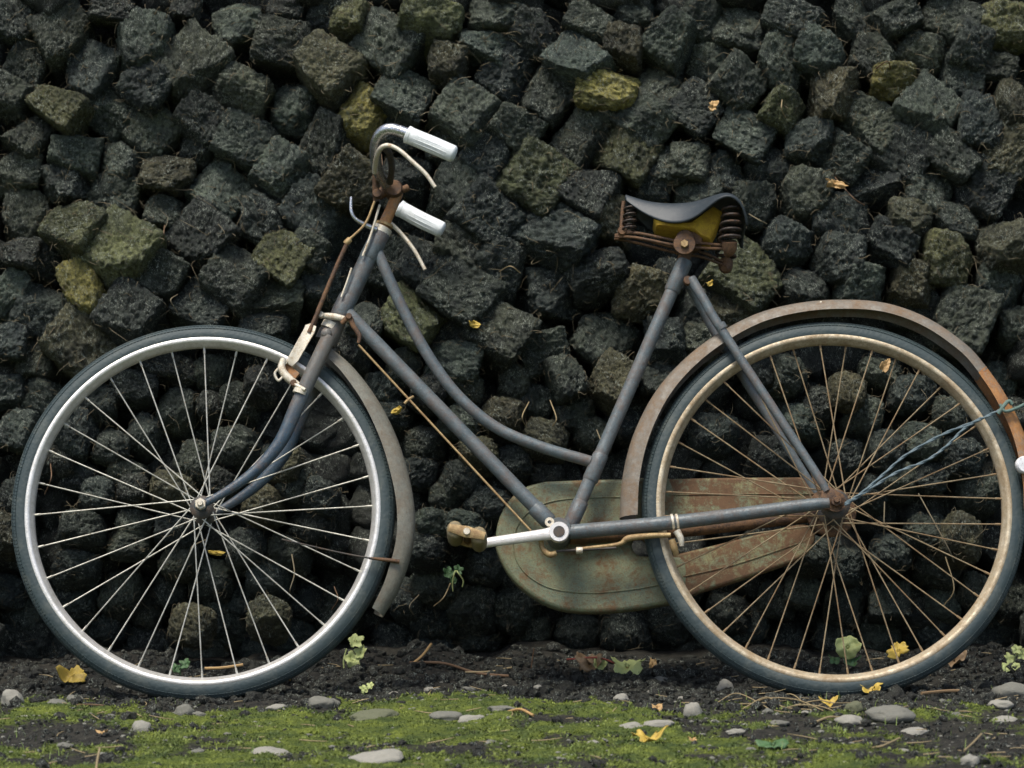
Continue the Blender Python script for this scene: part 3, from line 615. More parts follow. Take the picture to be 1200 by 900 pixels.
rg2 = mudguard('mudguard_tail', [B(x, y, -0.006) for x, y in ((1156, 429.5), (1176, 458), (1195, 494), (1206, 525), (1214, 565), (1216, 600))], CR, [0.025, 0.027, 0.028], 0.0295, m_orange, 'orange rusted tail end of the rear mudguard')
fg_out = [(383, 404), (412, 428), (441, 465), (463, 507), (478, 552), (486, 597), (484, 640), (470, 685), (449, 722)]
fg = mudguard('mudguard', [B(x, y, -0.006) for x, y in fg_out], CF, [0.020, 0.026, 0.030, 0.032, 0.032, 0.030, 0.022], 0.028, m_guard_f, 'short grey front mudguard behind the fork')
MB().tube(Bs((432, 654, -0.034), (452, 656, -0.034), (468, 658, -0.030)), [0.0022, 0.0035, 0.004], 8, 3).build('mudguard_stay', m_rust, bike)
MB().tube(Bs((330, 632, -0.056), (400, 648, -0.04), (445, 656, -0.034)), 0.0016, 8, 3).build('mudguard_stay', m_dark, bike)
rfl = B(1200, 545, -0.036); MB().cyl(rfl, (-0.2, 1, 0), 0.016, 0.014, 20, 0.3).build('reflector', m_reflect, bike)
MB().cyl(B(962, 354.5, -0.020), (0, 0.6, 0.8), 0.0025, 0.004, 10).build('rivet', m_ivory, bike)

# chain case
def plate(name, outline, hole, y0, thick, mat, parent, bev=0.004):
    cu = bpy.data.curves.new(name, 'CURVE'); cu.dimensions = '2D'; cu.fill_mode = 'BOTH'; cu.extrude = thick / 2 - bev; cu.bevel_depth = bev; cu.bevel_resolution = 2
    for loop in [l for l in (outline, hole) if l]:
        pts = [B(x, y, y0) for x, y in loop]; pts = catmull(pts + [pts[0]], 3)[:-1]
        sp = cu.splines.new('POLY'); sp.points.add(len(pts) - 1); sp.use_cyclic_u = True
        for q, p in zip(sp.points, pts): q.co = (p.x, p.z, 0, 1)
    tmp = bpy.data.objects.new('tmp', cu); COL.objects.link(tmp)
    dg = bpy.context.evaluated_depsgraph_get(); me = bpy.data.meshes.new_from_object(tmp.evaluated_get(dg)); bpy.data.objects.remove(tmp)
    me.transform(Matrix.Translation((0, y0 + thick / 2, 0)) @ Matrix(((1, 0, 0, 0), (0, 0, -1, 0), (0, 1, 0, 0), (0, 0, 0, 1))))
    me.materials.clear(); me.materials.append(mat); me.name = name
    for p in me.polygons: p.use_smooth = True
    return fixn(link(bpy.data.objects.new(name, me), parent))
case_o = [(640, 568), (690, 566), (740, 565), (782, 564), (784, 600), (760, 612), (742, 625), (736, 640), (748, 655), (782, 655), (800, 660), (797, 697), (770, 705), (730, 711), (690, 713), (655, 709), (626, 695), (603, 675), (589, 651), (585, 632), (590, 606), (604, 584), (620, 573)]
cc = plate('chain_case', case_o, None, 0.044, 0.030, m_case, bike, 0.007)
cr = plate('rear_case', [(776, 564), (850, 562.5), (920, 562), (958, 563), (974, 574), (976, 592), (960, 604), (920, 603), (860, 603), (800, 603), (776, 603)], None, 0.0455, 0.028, m_case_r, cc, 0.005)
cr2 = plate('lower_case', [(790, 653), (840, 641), (890, 628), (925, 619), (946, 618), (952, 632), (938, 650), (905, 663), (860, 678), (820, 690), (790, 699)], None, 0.0455, 0.028, m_case_r, cc, 0.005)
MB().tube([B(x, y, 0.0435) for x, y in ((760, 582), (700, 583), (655, 586), (625, 596), (607, 615), (601, 638), (607, 660), (622, 677), (648, 690), (690, 695), (740, 691), (785, 683))], 0.0016, 6, 5).build('raised_bead', m_case, cc)
MB().tube([B(x, y, 0.045) for x, y in ((784, 580), (860, 579), (955, 579))], 0.0016, 6, 3).build('raised_bead', m_case_r, cc)
MB().tube([B(x, y, 0.045) for x, y in ((800, 676), (860, 662), (935, 637))], 0.0016, 6, 3).build('raised_bead', m_case_r, cc)

# cranks and pedals
def crank(side, pa, pb, name_m):
    a, b = B(*pa), B(*pb); d = (b - a).normalized()
    mb = MB(); y = a.y; mb.tube([a + d * 0.010, a + d * 0.03, b - d * 0.02, b + d * 0.004], [0.0135, 0.0105, 0.0090, 0.0105], 14, 4, flat=0.6)
    mb.cyl(a, (0, 1, 0), 0.0185, 0.017, 24, 0.12); mb.cyl(b, (0, 1, 0), 0.0115, 0.013, 18, 0.15)
    cr_ = mb.build('crank', name_m, bike)
    MB().cyl(a + Vector((0, side * 0.0075, 0)), (0, 1, 0), 0.0105, 0.005, 18, 0.2).build('dust_cap', m_dark, cr_)
    return a, b, cr_
a, b, ck = crank(-1, (655, 624, -0.058), (560, 637.5, -0.062), m_crank)
mb = MB(); p = B(644, 612, -0.052); mb.lathe([(0.0035, -0.003), (0.0085, -0.003), (0.0085, 0.003), (0.0035, 0.003)], p, 20); mb.build('cotter_ring', m_ivory, ck)
a2, b2, ck2 = crank(1, (655, 625, 0.092), (748, 612, 0.097), m_crank)
def pedal(at, side):
    ax = Vector((0, side, 0)); e = at + ax * 0.008
    pe = MB().tube([e, e + ax * 0.088], [0.007, 0.006], 12, 1).build('pedal', m_rust, bike)
    rot = Matrix.Rotation(R_(14), 3, 'Y')
    for k in (-1, 1):
        c = e + ax * 0.050 + rot @ Vector((k * 0.022, 0, 0))
        mb = MB(); mb.tube([c - ax * 0.040, c - ax * 0.0385, c - ax * 0.034, c + ax * 0.034, c + ax * 0.0385, c + ax * 0.040], [0.009, 0.0125, 0.0145, 0.0145, 0.0125, 0.009], 12, 1, flat=1.15)
        mb.build('rubber', m_pedal, pe)
    for q in (0.009, 0.092):
        mb = MB(); mb.tube([e + ax * (q - 0.0) + rot @ Vector((-0.033, 0, 0)), e + ax * q, e + ax * q + rot @ Vector((0.033, 0, 0))], [0.007, 0.011, 0.007], 10, 3, flat=0.35); mb.build('end_plate', m_brass, pe)
    MB().cyl(e + ax * 0.094, (0, 1, 0), 0.0065, 0.008, 10).build('end_cap', m_ivory, pe)
bpd = B(540, 635, -0.075)
pedal(Vector((bpd.x - 0.0 + 0.012, b.y - 0.002, bpd.z)), -1); pedal(b2 + Vector((0, 0.004, 0)), 1)

# stem and handlebar
MB().tube(Bs((466, 226), (456, 250), (446, 272)), [0.0105, 0.0105, 0.0115], 16, 4).build('stem', m_orange, bike)
hs = MB(); hs.cyl(B(462, 224), (0, 1, 0), 0.0165, 0.042, 20, 0.15); hs.tube(Bs((470, 228), (456, 222), (443, 230)), [0.012, 0.013, 0.009], 14, 4); hs.cyl(B(475, 221, -0.012), (1, 0, 0.5), 0.007, 0.014, 8)
hs.build('stem_clamp', m_rust, bike)
MB().tube(Bs((449, 267), (446, 273)), 0.0180, 18, 1).build('headset_ring', m_ivory, bike); MB().tube(Bs((451, 262), (450, 265)), 0.0165, 18, 1).build('headset_ring', m_brass, bike)
bar = MB().tube(Bs((478, 250, 0.195), (466, 243, 0.195), (455, 239, 0.185), (451, 237, 0.15), (453, 230, 0.08), (458, 224, 0.03), (457, 220, 0), (449, 212, -0.03), (442, 197, -0.085), (440, 178, -0.145), (442, 164, -0.175), (449, 154, -0.193), (460, 151.5, -0.20), (484, 159, -0.202)), 0.0108, 16, 6).build('handlebar', m_chrome, bike)
for pts in (Bs((477, 157.5, -0.202), (505, 169, -0.203), (534, 181.5, -0.204)), Bs((468, 244, 0.195), (494, 258, 0.196), (520, 270.5, 0.197))):
    a, m, b = pts; d = (b - a).normalized(); mb = MB()
    mb.tube([a, a + d * 0.001, a + d * 0.004, m, b - d * 0.010, b - d * 0.004, b - d * 0.001, b], [0.0125, 0.0150, 0.0158, 0.0152, 0.0158, 0.0148, 0.0110, 0.004], 20, 3)
    u = (Vector((0, 1, 0)) - d * d.y).normalized(); q2 = d.cross(u)
    for k in range(14):                                   # low moulded ribs along the grip
        an = 2 * math.pi * k / 14; e = (u * math.cos(an) + q2 * math.sin(an))
        mb.tube([a + d * 0.012 + e * 0.0146, m + e * 0.0149, b - d * 0.014 + e * 0.0148], 0.0011, 5, 2)
    mb.tube([a - d * 0.001, a, a + d * 0.006, a + d * 0.007], [0.0140, 0.0166, 0.0164, 0.0150], 20, 1, False)
    mb.build('grip', m_grip, bar)
MB().tube(Bs((457, 214, -0.03), (459, 195, -0.09), (455, 178, -0.145), (447, 172, -0.180)), 0.0062, 12, 6).build('lever_rod', m_dark, bar)
MB().tube(Bs((439, 202, -0.12), (441, 186, -0.165), (446, 174, -0.197), (455, 170.5, -0.205), (468, 176, -0.208), (484, 190, -0.21), (499, 204, -0.21), (510, 219.5, -0.21)), [0.0048, 0.0048, 0.0046, 0.0042, 0.0040, 0.0040, 0.0036], 12, 6).build('brake_lever', m_ivory, bar)
MB().tube(Bs((452, 258, 0.175), (459, 263, 0.19), (472, 276, 0.20), (486, 294, 0.20), (498, 316, 0.20)), [0.0045, 0.0042, 0.0040, 0.0036], 12, 6).build('brake_lever', m_ivory, bar)
mb = MB(); mb.tube(Bs((441, 196, -0.05), (440, 215, -0.04), (441, 236, -0.03)), 0.006, 12, 5); mb.cyl(B(444, 206, -0.055), (0, 1, 0), 0.008, 0.016, 14); mb.cyl(B(442, 228, -0.035), (0, 1, 0), 0.009, 0.020, 14); mb.build('lever_pivot', m_rust, bar)
MB().tube(Bs((411.5, 231, -0.03), (411.5, 246, -0.03), (416, 256, -0.028), (427, 263, -0.022), (441, 269, -0.016)), [0.0028, 0.0034, 0.0036, 0.0045, 0.0055], 10, 6).build('lamp_bracket', m_chrome, bike)

# brake rods and linkage
def rod(name, pts, r, m, parent=bike, n=5): return MB().tube(Bs(*pts), r, 10, n).build(name, m, parent)
rod('brake_rod', [(439, 236, -0.035), (428, 262, -0.035), (408, 282, -0.035)], 0.0024, m_brass)
rod('brake_rod', [(408, 282, -0.035), (392, 318, -0.034), (372, 366, -0.034)], 0.0042, m_rust)
MB().cyl(B(407.5, 283, -0.035), (B(408, 282, -0.035) - B(428, 262, -0.035)), 0.0058, 0.014, 10).build('adjuster_nut', m_brass, bike)
rod('brake_rod', [(445, 240, -0.025), (434, 277, -0.024), (425, 300, -0.022)], 0.0024, m_ivory)
rod('brake_rod', [(412, 314, -0.022), (406, 332, -0.022), (400, 348, -0.022)], 0.0020, m_ivory)
po = [B(x, y, -0.034) for x, y in ((358, 381), (364, 379), (371, 383), (369, 390), (349, 424), (343, 430), (337, 427), (337, 420), (356, 386))]
MB().prism([(p.x, p.z) for p in po], -0.037, -0.031, 0.0015).build('brake_link', m_ivory, bike, False)
rod('brake_rod', [(374, 362, -0.034), (368, 376, -0.034), (362, 390, -0.036)], 0.0042, m_rust)
rod('brake_rod', [(372, 372, -0.026), (364, 392, -0.026), (352, 412, -0.026)], 0.0024, m_rust)
mb = MB(); mb.tube(Bs((332, 420, -0.04), (330, 432, -0.04), (337, 442, -0.04), (354, 455, -0.04)), [0.005, 0.0075, 0.0075, 0.006], 12, 5, flat=0.6); mb.tube(Bs((331, 436, 0.04), (337, 444, 0.04), (352, 456, 0.04)), 0.006, 12, 4); mb.tube(Bs((326, 432, -0.046), (322, 438, -0.046), (326, 446, -0.046), (331, 442, -0.046)), 0.0025, 8, 4)
mb.tube(Bs((334, 424, -0.04), (338, 424, 0), (334, 426, 0.04)), 0.0045, 10, 4); stp = mb.build('brake_stirrup', m_ivory, bike)
MB().box(B(341, 436, -0.024), 0.030, 0.014, 0.014, Matrix.Rotation(R_(38), 3, 'Y')).build('brake_block', m_orange, stp)
MB().cyl(B(344, 449, -0.050), (0, 1, 0), 0.0065, 0.010, 8).build('bolt', m_rust, stp)
MB().tube(Bs((343, 449, -0.050), (358, 457, -0.060)), 0.0035, 8, 1).build('fork_guide', m_ivory, stp)
MB().tube(Bs((351, 462, -0.047), (353, 457, -0.047)), 0.0136, 14, 1).build('fork_clip', m_ivory, bike)
mb = MB(); mb.tube(Bs((374, 369, -0.022), (392, 371, -0.024), (409, 375, -0.022)), [0.0045, 0.0065, 0.005], 12, 4, flat=0.7); mb.cyl(B(376, 369, -0.024), (0, 1, 0), 0.006, 0.010, 12); mb.build('linkage_clamp', m_ivory, bike)
mb = MB(); mb.tube(Bs((400, 379, -0.026), (409, 372, -0.028), (414, 382, -0.028), (421, 393, -0.028), (420, 402, -0.028)), [0.004, 0.006, 0.0045, 0.0045, 0.003], 10, 5, flat=0.7); mb.cyl(B(409, 371, -0.03), (0, 1, 0), 0.006, 0.010, 12); mb.build('bell_crank', m_rust, bike)
rod('brake_rod', [(420, 404, -0.026), (520, 512, -0.032), (622, 622, -0.040)], 0.0021, m_brass, n=2)
MB().tube(Bs((474, 473, -0.03), (479, 468, -0.03), (484, 465, -0.02)), 0.0028, 8, 3).build('rod_guide', m_brass, bike)
rod('brake_hook', [(634, 634, -0.045), (636, 643, -0.045), (644, 650, -0.045), (652, 648, -0.045)], [0.005, 0.0045, 0.006, 0.005], m_brass)
rod('brake_rod', [(652, 646, -0.045), (685, 644, -0.045), (722, 642, -0.045)], 0.0026, m_dark)
MB().cyl(B(679, 645, -0.045), (1, 0, 0), 0.0062, 0.012, 10).build('adjuster_nut', m_ivory, bike)
rod('brake_arm', [(682, 643, -0.045), (724, 638, -0.045), (736, 631, -0.046), (760, 628, -0.047), (786, 627, -0.048)], [0.0032, 0.0038, 0.006, 0.0052, 0.0045], m_brass)
for dx in (-3, 3): MB().tube(Bs((790 + dx, 602, -0.040), (791 + dx, 622, -0.040)), 0.0150, 14, 1, flat=1).build('stay_band', m_ivory, bike) if False else None
for dx in (788, 793.5):
    c = B(dx, 611.5, -0.039); ax = (B(800, 610, -0.04) - B(780, 613, -0.04)).normalized()
    MB().tube([c - ax * 0.002, c + ax * 0.002], 0.0146, 18, 1).build('stay_band', m_ivory, bike)
mb = MB(); mb.tube(Bs((793, 622, -0.050), (798, 632, -0.050), (799, 640, -0.048)), [0.007, 0.006, 0.004], 10, 4); mb.build('band_clamp', m_ivory, bike)
MB().tube(Bs((787, 632, -0.045), (790, 642, -0.042), (793, 651, -0.036)), [0.006, 0.007, 0.005], 10, 4).build('brake_block', m_brass, bike)

# saddle
MB().tube(Bs((808, 284), (803, 298), (796, 318)), [0.0118, 0.0118, 0.0122], 16, 3).build('seat_post', m_rust, bike)
sad = empty('saddle', B(802, 286), bike)
SO = sad.location
def S(*p): return B(*p) - SO
st_ = [(733, 230.5, 235, 0.016), (741, 232.5, 241, 0.024), (752, 235.5, 249, 0.031), (768, 238, 257.5, 0.042), (787, 238.5, 262.5, 0.052), (805, 237, 260, 0.064), (820, 233.5, 251, 0.078), (832, 229, 240, 0.090), (843, 225.5, 232, 0.098), (853, 224.5, 229, 0.101), (862, 228, 233, 0.099), (869, 236, 241, 0.094), (873, 247, 253, 0.086), (875, 260, 266, 0.076)]
sv, sf = [], []; K = 15
for (x, ys, ye, hw) in st_:
    pe = S(x, ye, -hw); ps = S(x, ys, -hw * 0.80); zt = ps.z + 0.004
    for k in range(K):
        a = -1 + 2 * k / (K - 1); y = hw * math.copysign(abs(a) ** 0.85, a)
        fdrop = max(0, (abs(a) - 0.35) / 0.65) ** 2.0
        sv.append(Vector((ps.x, y, zt + (pe.z - zt) * fdrop)))
for i in range(len(st_) - 1):
    for k in range(K - 1): sf.append((i * K + k, i * K + k + 1, (i + 1) * K + k + 1, (i + 1) * K + k))
cov = mesh_obj('cover', sv, sf, m_leather, sad)
sb = cov.modifiers.new('sub', 'SUBSURF'); sb.levels = sb.render_levels = 2
sol = cov.modifiers.new('thick', 'SOLIDIFY'); sol.thickness = 0.0042; sol.offset = 0
def helix(p0, p1, r0, r1, turns, wire, name, m):
    ax = (p1 - p0).normalized(); u = Vector((0, 1, 0)); u = (u - ax * ax.dot(u)).normalized(); q = ax.cross(u); n = int(turns * 16); pts = []
    for i in range(n + 1):
        t = i / n; a = 2 * math.pi * turns * t; r = r0 + (r1 - r0) * t; pts.append(p0.lerp(p1, t) + (u * math.cos(a) + q * math.sin(a)) * r)
    return MB().tube(pts, wire, 8, 1).build(name, m, sad)
for s in (-1, 1):
    p = S(858, 240, -0.070); q = S(855, 282, -0.070)
    p.y = s * 0.066; q.y = s * 0.064
    helix(p, q, 0.0165, 0.019, 5, 0.0028, 'spring', m_spring)
    MB().tube([q + Vector((0, 0, -0.002)), q + Vector((0, -s * 0.006, -0.014)), q + Vector((-0.004, -s * 0.02, -0.020))], [0.015, 0.013, 0.006], 12, 4).build('spring_seat', m_rust, sad)
    p = S(739, 240, -0.012); q = S(737, 272, -0.012); p.y = s * 0.011; q.y = s * 0.013
    helix(p, q, 0.0105, 0.0125, 4, 0.0022, 'spring', m_spring)
    a = S(721, 274, -0.02); b = S(745, 275, -0.02); c = S(795, 285, -0.026); d = S(825, 288, -0.03); e = S(858, 291, -0.055)
    for dz in (0.0045, -0.0045):
        pts = [Vector((v.x, s * yy, v.z + dz * k)) for v, yy, k in ((a, 0.006, 0.3), (b, 0.016, 1), (c, 0.024, 1), (d, 0.030, 1), (e, 0.060, 0.6))]
        MB().tube(pts, 0.0029, 8, 6).build('rail', m_rust, sad)
mb = MB(); mb.cyl(S(729, 273, 0), (0, 1, 0), 0.009, 0.034, 14); mb.tube([S(731, 236, 0), S(729, 254, 0), S(729, 272, 0)], [0.004, 0.004, 0.005], 10, 4); mb.build('nose_bracket', m_rust, sad)
mb = MB(); mb.cyl(S(802, 286, 0), (0, 1, 0), 0.0175, 0.072, 24, 0.08); mb.cyl(S(802, 286, -0.040), (0, 1, 0), 0.0205, 0.007, 24, 0.2); mb.cyl(S(814, 284, 0), (0, 1, 0), 0.014, 0.060, 18, 0.1); mb.build('clamp', m_rust, sad)
MB().cyl(S(802, 286, -0.046), (0, 1, 0), 0.0078, 0.010, 6, 0.2).build('bolt', m_brass, sad)
fp = [(766, 258), (785, 265), (808, 262), (836, 245), (846, 251), (841, 267), (832, 284), (823, 281), (814, 274), (798, 271), (769, 267)]
po = [S(x, y, -0.02) for x, y in fp]; MB().prism([(p.x, p.z) for p in po], -0.040, 0.040, 0.005).build('felt_pad', m_felt, sad, True)

# twine tied from the rear hub to the mudguard
def twine(pts, r, m, parent):
    P = catmull(Bs(*pts), 8); mb = MB()
    for ph in (0, math.pi):
        Q = []
        for i, p in enumerate(P):
            a = i * 0.9 + ph; Q.append(p + Vector((0, math.cos(a), math.sin(a))) * r * 0.55)
        mb.tube(Q, r * 0.7, 6, 1)
    return mb.build('strand', m, parent)
tw = empty('twine', bike.matrix_basis @ B(1000, 583, -0.07), label='pale blue twine tied from the rear hub to the orange mudguard tail', category='twine')
tmpw = Matrix.Translation(-Vector(tw.location)) @ Matrix.LocRotScale(Vector((0, 0, ZB)), Matrix.Rotation(-LEAN, 3, 'X').to_quaternion(), None)
for pts in (((990, 590, -0.064), (1008, 579, -0.066), (1034, 557, -0.060), (1062, 533, -0.055), (1105, 509, -0.050), (1145, 493, -0.044), (1177, 478, -0.036)), ((990, 592, -0.066), (1012, 578, -0.064), (1050, 554, -0.060), (1085, 540, -0.056), (1110, 522, -0.052), (1130, 502, -0.048), (1150, 490, -0.044))):
    o = twine(pts, 0.0026, m_twine, tw); o.data.transform(tmpw)
mb = MB(); mb.tube(Bs((1170, 485, -0.040), (1176, 476, -0.042), (1182, 470, -0.038), (1186, 474, -0.036)), 0.0036, 8, 5); mb.tube(Bs((1172, 474, -0.040), (1178, 482, -0.042), (1192, 478, -0.030), (1200, 474, -0.01)), 0.003, 8, 5)
o = mb.build('knot', m_knot, tw); o.data.transform(tmpw)

# ------------------------------------------------------------------ crumbs, moss, grass
def joined(name, verts, faces, mat, label, cat):
    return mesh_obj(name, verts, faces, mat, None, False, kind='stuff', label=label, category=cat)
ICO = None
def ico():
    bm = bmesh.new(); bmesh.ops.create_icosphere(bm, subdivisions=2, radius=1); v = np.array([q.co[:] for q in bm.verts]); f = [tuple(q.index for q in p.verts) for p in bm.faces]; bm.free(); return v, f
IV, IF = ico()
bm = bmesh.new(); bmesh.ops.create_icosphere(bm, subdivisions=1, radius=1); IV1 = np.array([q.co[:] for q in bm.verts]); IF1 = [tuple(q.index for q in p.verts) for p in bm.faces]; bm.free()
cv, cf = [], []
for i in range(12500):
    x = rng.uniform(-1.2, 1.2); y = float(np.clip(rng.normal(0.16, 0.20), -0.75, 0.46)) if i < 7500 else float(rng.uniform(-1.08, 0.1)); m_ = moss_at(x, y)
    if m_ > 0.55 and rng.random() < 0.70: continue
    s = float(np.clip(rng.lognormal(-5.25 if i < 7500 else -5.7, 0.45), 0.0016, 0.017))
    V = IV1 * (1 + rng.uniform(-0.28, 0.28, (len(IV1), 1))) * s * np.array([1, 1, 0.75]); base = len(cv)
    V = V + np.array([x, y, gz(x, y) + s * 0.35]); cv += [tuple(q) for q in V]; cf += [tuple(base + k for k in f) for f in IF1]
o = joined('peat_crumbs', cv, cf, m_peat, 'loose dark peat crumbs along the foot of the stack', 'soil'); o.color = (0.040, 0.039, 0.033, 1)
cv, cf = [], []
for i in range(120000):
    x = rng.uniform(-1.05, 1.05); y = rng.uniform(-1.1, 0.06); m_ = moss_at(x, y) + rng.normal(0, 0.06)
    if m_ < 0.53: continue
    z = gz(x, y) + 0.003; h = rng.uniform(0.0015, 0.0050); a = rng.uniform(0, 6.28); wd = rng.uniform(0.0010, 0.0024); lx, ly = rng.normal(0, 0.4, 2) * h
    dx, dy = math.cos(a) * wd, math.sin(a) * wd; base = len(cv)
    cv += [(x - dx, y - dy, z), (x + dx, y + dy, z), (x + lx + dx * 0.6, y + ly + dy * 0.6, z + h * 0.7), (x + lx * 1.5, y + ly * 1.5, z + h)]
    cf += [(base, base + 1, base + 2), (base, base + 2, base + 3)]
joined('moss', cv, cf, m_moss, 'bright yellow-green moss carpeting the ground in front of the wheels', 'moss')
cv, cf = [], []
for i in range(1500):
    x = rng.uniform(-1.0, 1.0); y = rng.uniform(-1.0, 0.10)
    if fbm(x, y, 6, 3, 21.0) < 0.12: continue
    z = gz(x, y); a = rng.uniform(0, 6.28); L = rng.uniform(0.007, 0.022); wd = 0.0008; lean = rng.uniform(0.2, 0.9); dx, dy = math.cos(a), math.sin(a); base = len(cv)
    for k, t in enumerate((0, 0.5, 1)):
        px_, py_, pz_ = x + dx * L * lean * t * t, y + dy * L * lean * t * t, z + L * t * (1 - 0.3 * lean * t); wk = wd * (1 - 0.85 * t)
        cv += [(px_ - dy * wk, py_ + dx * wk, pz_), (px_ + dy * wk, py_ - dx * wk, pz_)]
    cf += [(base, base + 1, base + 3, base + 2), (base + 2, base + 3, base + 5, base + 4)]
joined('grass_blades', cv, cf, m_grass, 'short thin grass blades scattered through the moss', 'grass')
# fine pale grit
cv, cf = [], []
for i in range(1300):
    x = rng.uniform(-1.1, 1.1); y = rng.uniform(-1.05, 0.30); s = float(np.clip(rng.lognormal(-6.1, 0.4), 0.0012, 0.0048))
    V = IV1 * (1 + rng.uniform(-0.25, 0.25, (len(IV1), 1))) * s * np.array([1.2, 1, 0.6]); base = len(cv)
    V = V + np.array([x, y, gz(x, y) + s * 0.3 + (0.003 if moss_at(x, y) > 0.5 else 0)]); cv += [tuple(q) for q in V]; cf += [tuple(base + k for k in f) for f in IF1]
joined('grit', cv, cf, m_stone[1], 'fine pale grit strewn over soil and moss', 'grit')
# litter of dry straws on soil and stack
cv, cf = [], []
for i in range(200):
    x = rng.uniform(-1.1, 1.1); y = rng.uniform(-0.9, 0.40); z = gz(x, y) + 0.005; a = rng.uniform(0, 6.28); L = rng.uniform(0.012, 0.05)
    d = Vector((math.cos(a), math.sin(a) * 0.6, rng.uniform(-0.05, 0.25))); sd_ = Vector((-d.y, d.x, 0)) * rng.uniform(-0.3, 0.3); p = Vector((x, y, z))
    mb = MB(); mb.tube([p, p + d * L * 0.5 + sd_ * L, p + d * L], [0.0009, 0.0009, 0.0005], 4, 2); base = len(cv); cv += mb.v; cf += [tuple(base + k for k in f) for f in mb.f]
joined('straw_litter', cv, cf, m_straw, 'bits of dry straw littering the ground', 'straw')

# ------------------------------------------------------------------ pebbles
def lump(seed, flat):
    rs = random.Random(seed); so_ = Vector((seed, seed * 2.3, seed * 0.7)); V = []
    for q in IV3:
        p = Vector(q); p = p * (1 + 0.34 * noise.noise(p * 1.2 + so_) + 0.16 * noise.noise(p * 2.6 + so_) + 0.06 * noise.noise(p * 6 + so_)); V.append((p.x * 0.5, p.y * 0.5, p.z * 0.5))
    return V
bm = bmesh.new(); bmesh.ops.create_icosphere(bm, subdivisions=3, radius=1); IV3 = [q.co[:] for q in bm.verts]; IF3 = [tuple(q.index for q in p.verts) for p in bm.faces]; bm.free()
GP = 'pebbles on the ground'
def pebble(px, py, wpx, hpx, mi_, label, group=None, k=0):
    base_py = py + hpx * 0.42; p = Gp(px, base_py); p = Gp(px, base_py, gz(p.x, p.y)); t = (p - CAM).length
    ww = wpx * t / F; hh = max(hpx * t / F * 1.15, ww * 0.28); dd = ww * random.uniform(0.75, 1.0)
    o = mesh_obj('pebble', lump(px * 0.13 + py, 0), IF3, m_stone[mi_], None, True, label=label, category='pebble', group=group or GP)
    o.scale = (ww, dd, hh); o.rotation_euler = (random.uniform(-0.1, 0.1), random.uniform(-0.1, 0.1), random.uniform(0, 0.5)); o.location = (p.x, p.y + dd * 0.4, gz(p.x, p.y + dd * 0.4) + hh * 0.22)
    return o
for a in ((12, 818, 27, 22, 0, 'chunky pale stone beside the front tyre, on bare soil under the stack'),
          (165, 853, 25, 15, 0, 'rounded whitish pebble alone on bright moss below the front wheel'),
          (215, 832, 24, 18, 1, 'grey upright pebble touching a smaller one under the front tyre'),
          (232, 836, 18, 12, 1, 'small grey pebble leaning on a larger one under the front tyre'),
          (378, 826, 36, 15, 1, 'flat grey stone just behind the front tyre, half sunk in soil'),
          (590, 829, 36, 10, 1, 'flat mossy-edged grey stone below the crank'),
          (552, 843, 38, 12, 0, 'pale flat stone lying end to end with another below the pedal'),
          (522, 839, 38, 12, 1, 'grey flat stone lying end to end with another below the pedal'),
          (850, 800, 21, 17, 0, 'round pale pebble on dark soil in front of the rear tyre'),
          (812, 833, 21, 20, 0, 'upright pale pebble among dry stems before the rear wheel'),
          (728, 817, 19, 12, 0, 'angular pale pebble on dark soil below the chain case'),
          (1048, 842, 56, 20, 1, 'largest smooth grey stone, behind the rear tyre contact'),
          (998, 845, 32, 14, 0, 'pale stone beside the largest grey stone under the rear wheel'),
          (1073, 857, 28, 9, 0, 'thin pale stone in front of the largest grey stone'),
          (1187, 811, 42, 20, 1, 'broad grey stone behind the rear wheel near the stack'),
          (1175, 827, 28, 11, 0, 'flat pale stone in front of the broad grey stone'),
          (1002, 829, 22, 14, 2, 'greenish pebble next to the yellow leaf under the rear tyre'),
          (438, 843, 54, 9, 2, 'long low mossy stone between the wheels'),
          (313, 881, 46, 11, 0, 'flat pale stone embedded in moss far below the front wheel'),
          (440, 892, 64, 12, 0, 'widest flat pale slab sunk in the moss'),
          (1137, 889, 22, 14, 0, 'pale round pebble alone on greenish soil below the rear wheel'),
          (740, 851, 32, 9, 0, 'slim pale stone beside the yellow leaf in the moss'),
          (773, 850, 38, 9, 0, 'wide thin pale stone above the yellow leaf in the moss'),
          (775, 789, 22, 9, 1, 'oblong brownish pebble under the chain case beside a pale leaf')):
    pebble(*a)
for (px, py, ww, hh, mi_) in ((65, 824, 24, 8, 1), (86, 820, 20, 11, 1), (323, 832, 26, 8, 0), (503, 806, 13, 7, 0), (514, 804, 12, 7, 0), (462, 813, 13, 5, 0), (518, 812, 11, 5, 0), (548, 807, 16, 9, 1), (592, 806, 10, 6, 0), (765, 810, 12, 9, 0), (630, 796, 12, 6, 0), (915, 847, 22, 8, 1), (862, 856, 22, 7, 0), (838, 846, 10, 5, 0), (900, 833, 14, 8, 1), (945, 835, 12, 6, 0), (1180, 843, 26, 7, 0), (1120, 838, 14, 7, 1), (130, 838, 12, 6, 1), (28, 840, 13, 6, 0), (695, 870, 14, 6, 0), (575, 870, 14, 6, 1), (1060, 880, 12, 6, 0), (880, 880, 14, 6, 1), (232, 884, 18, 7, 1), (75, 880, 20, 7, 1), (195, 806, 12, 5, 1), (430, 820, 14, 6, 1), (655, 820, 12, 5, 1), (740, 800, 11, 6, 0), (1105, 822, 12, 6, 1), (800, 818, 12, 6, 0)):
    pebble(px, py, ww, hh, mi_, 'small scattered pebble half sunk in soil or moss', 'small scattered pebbles')

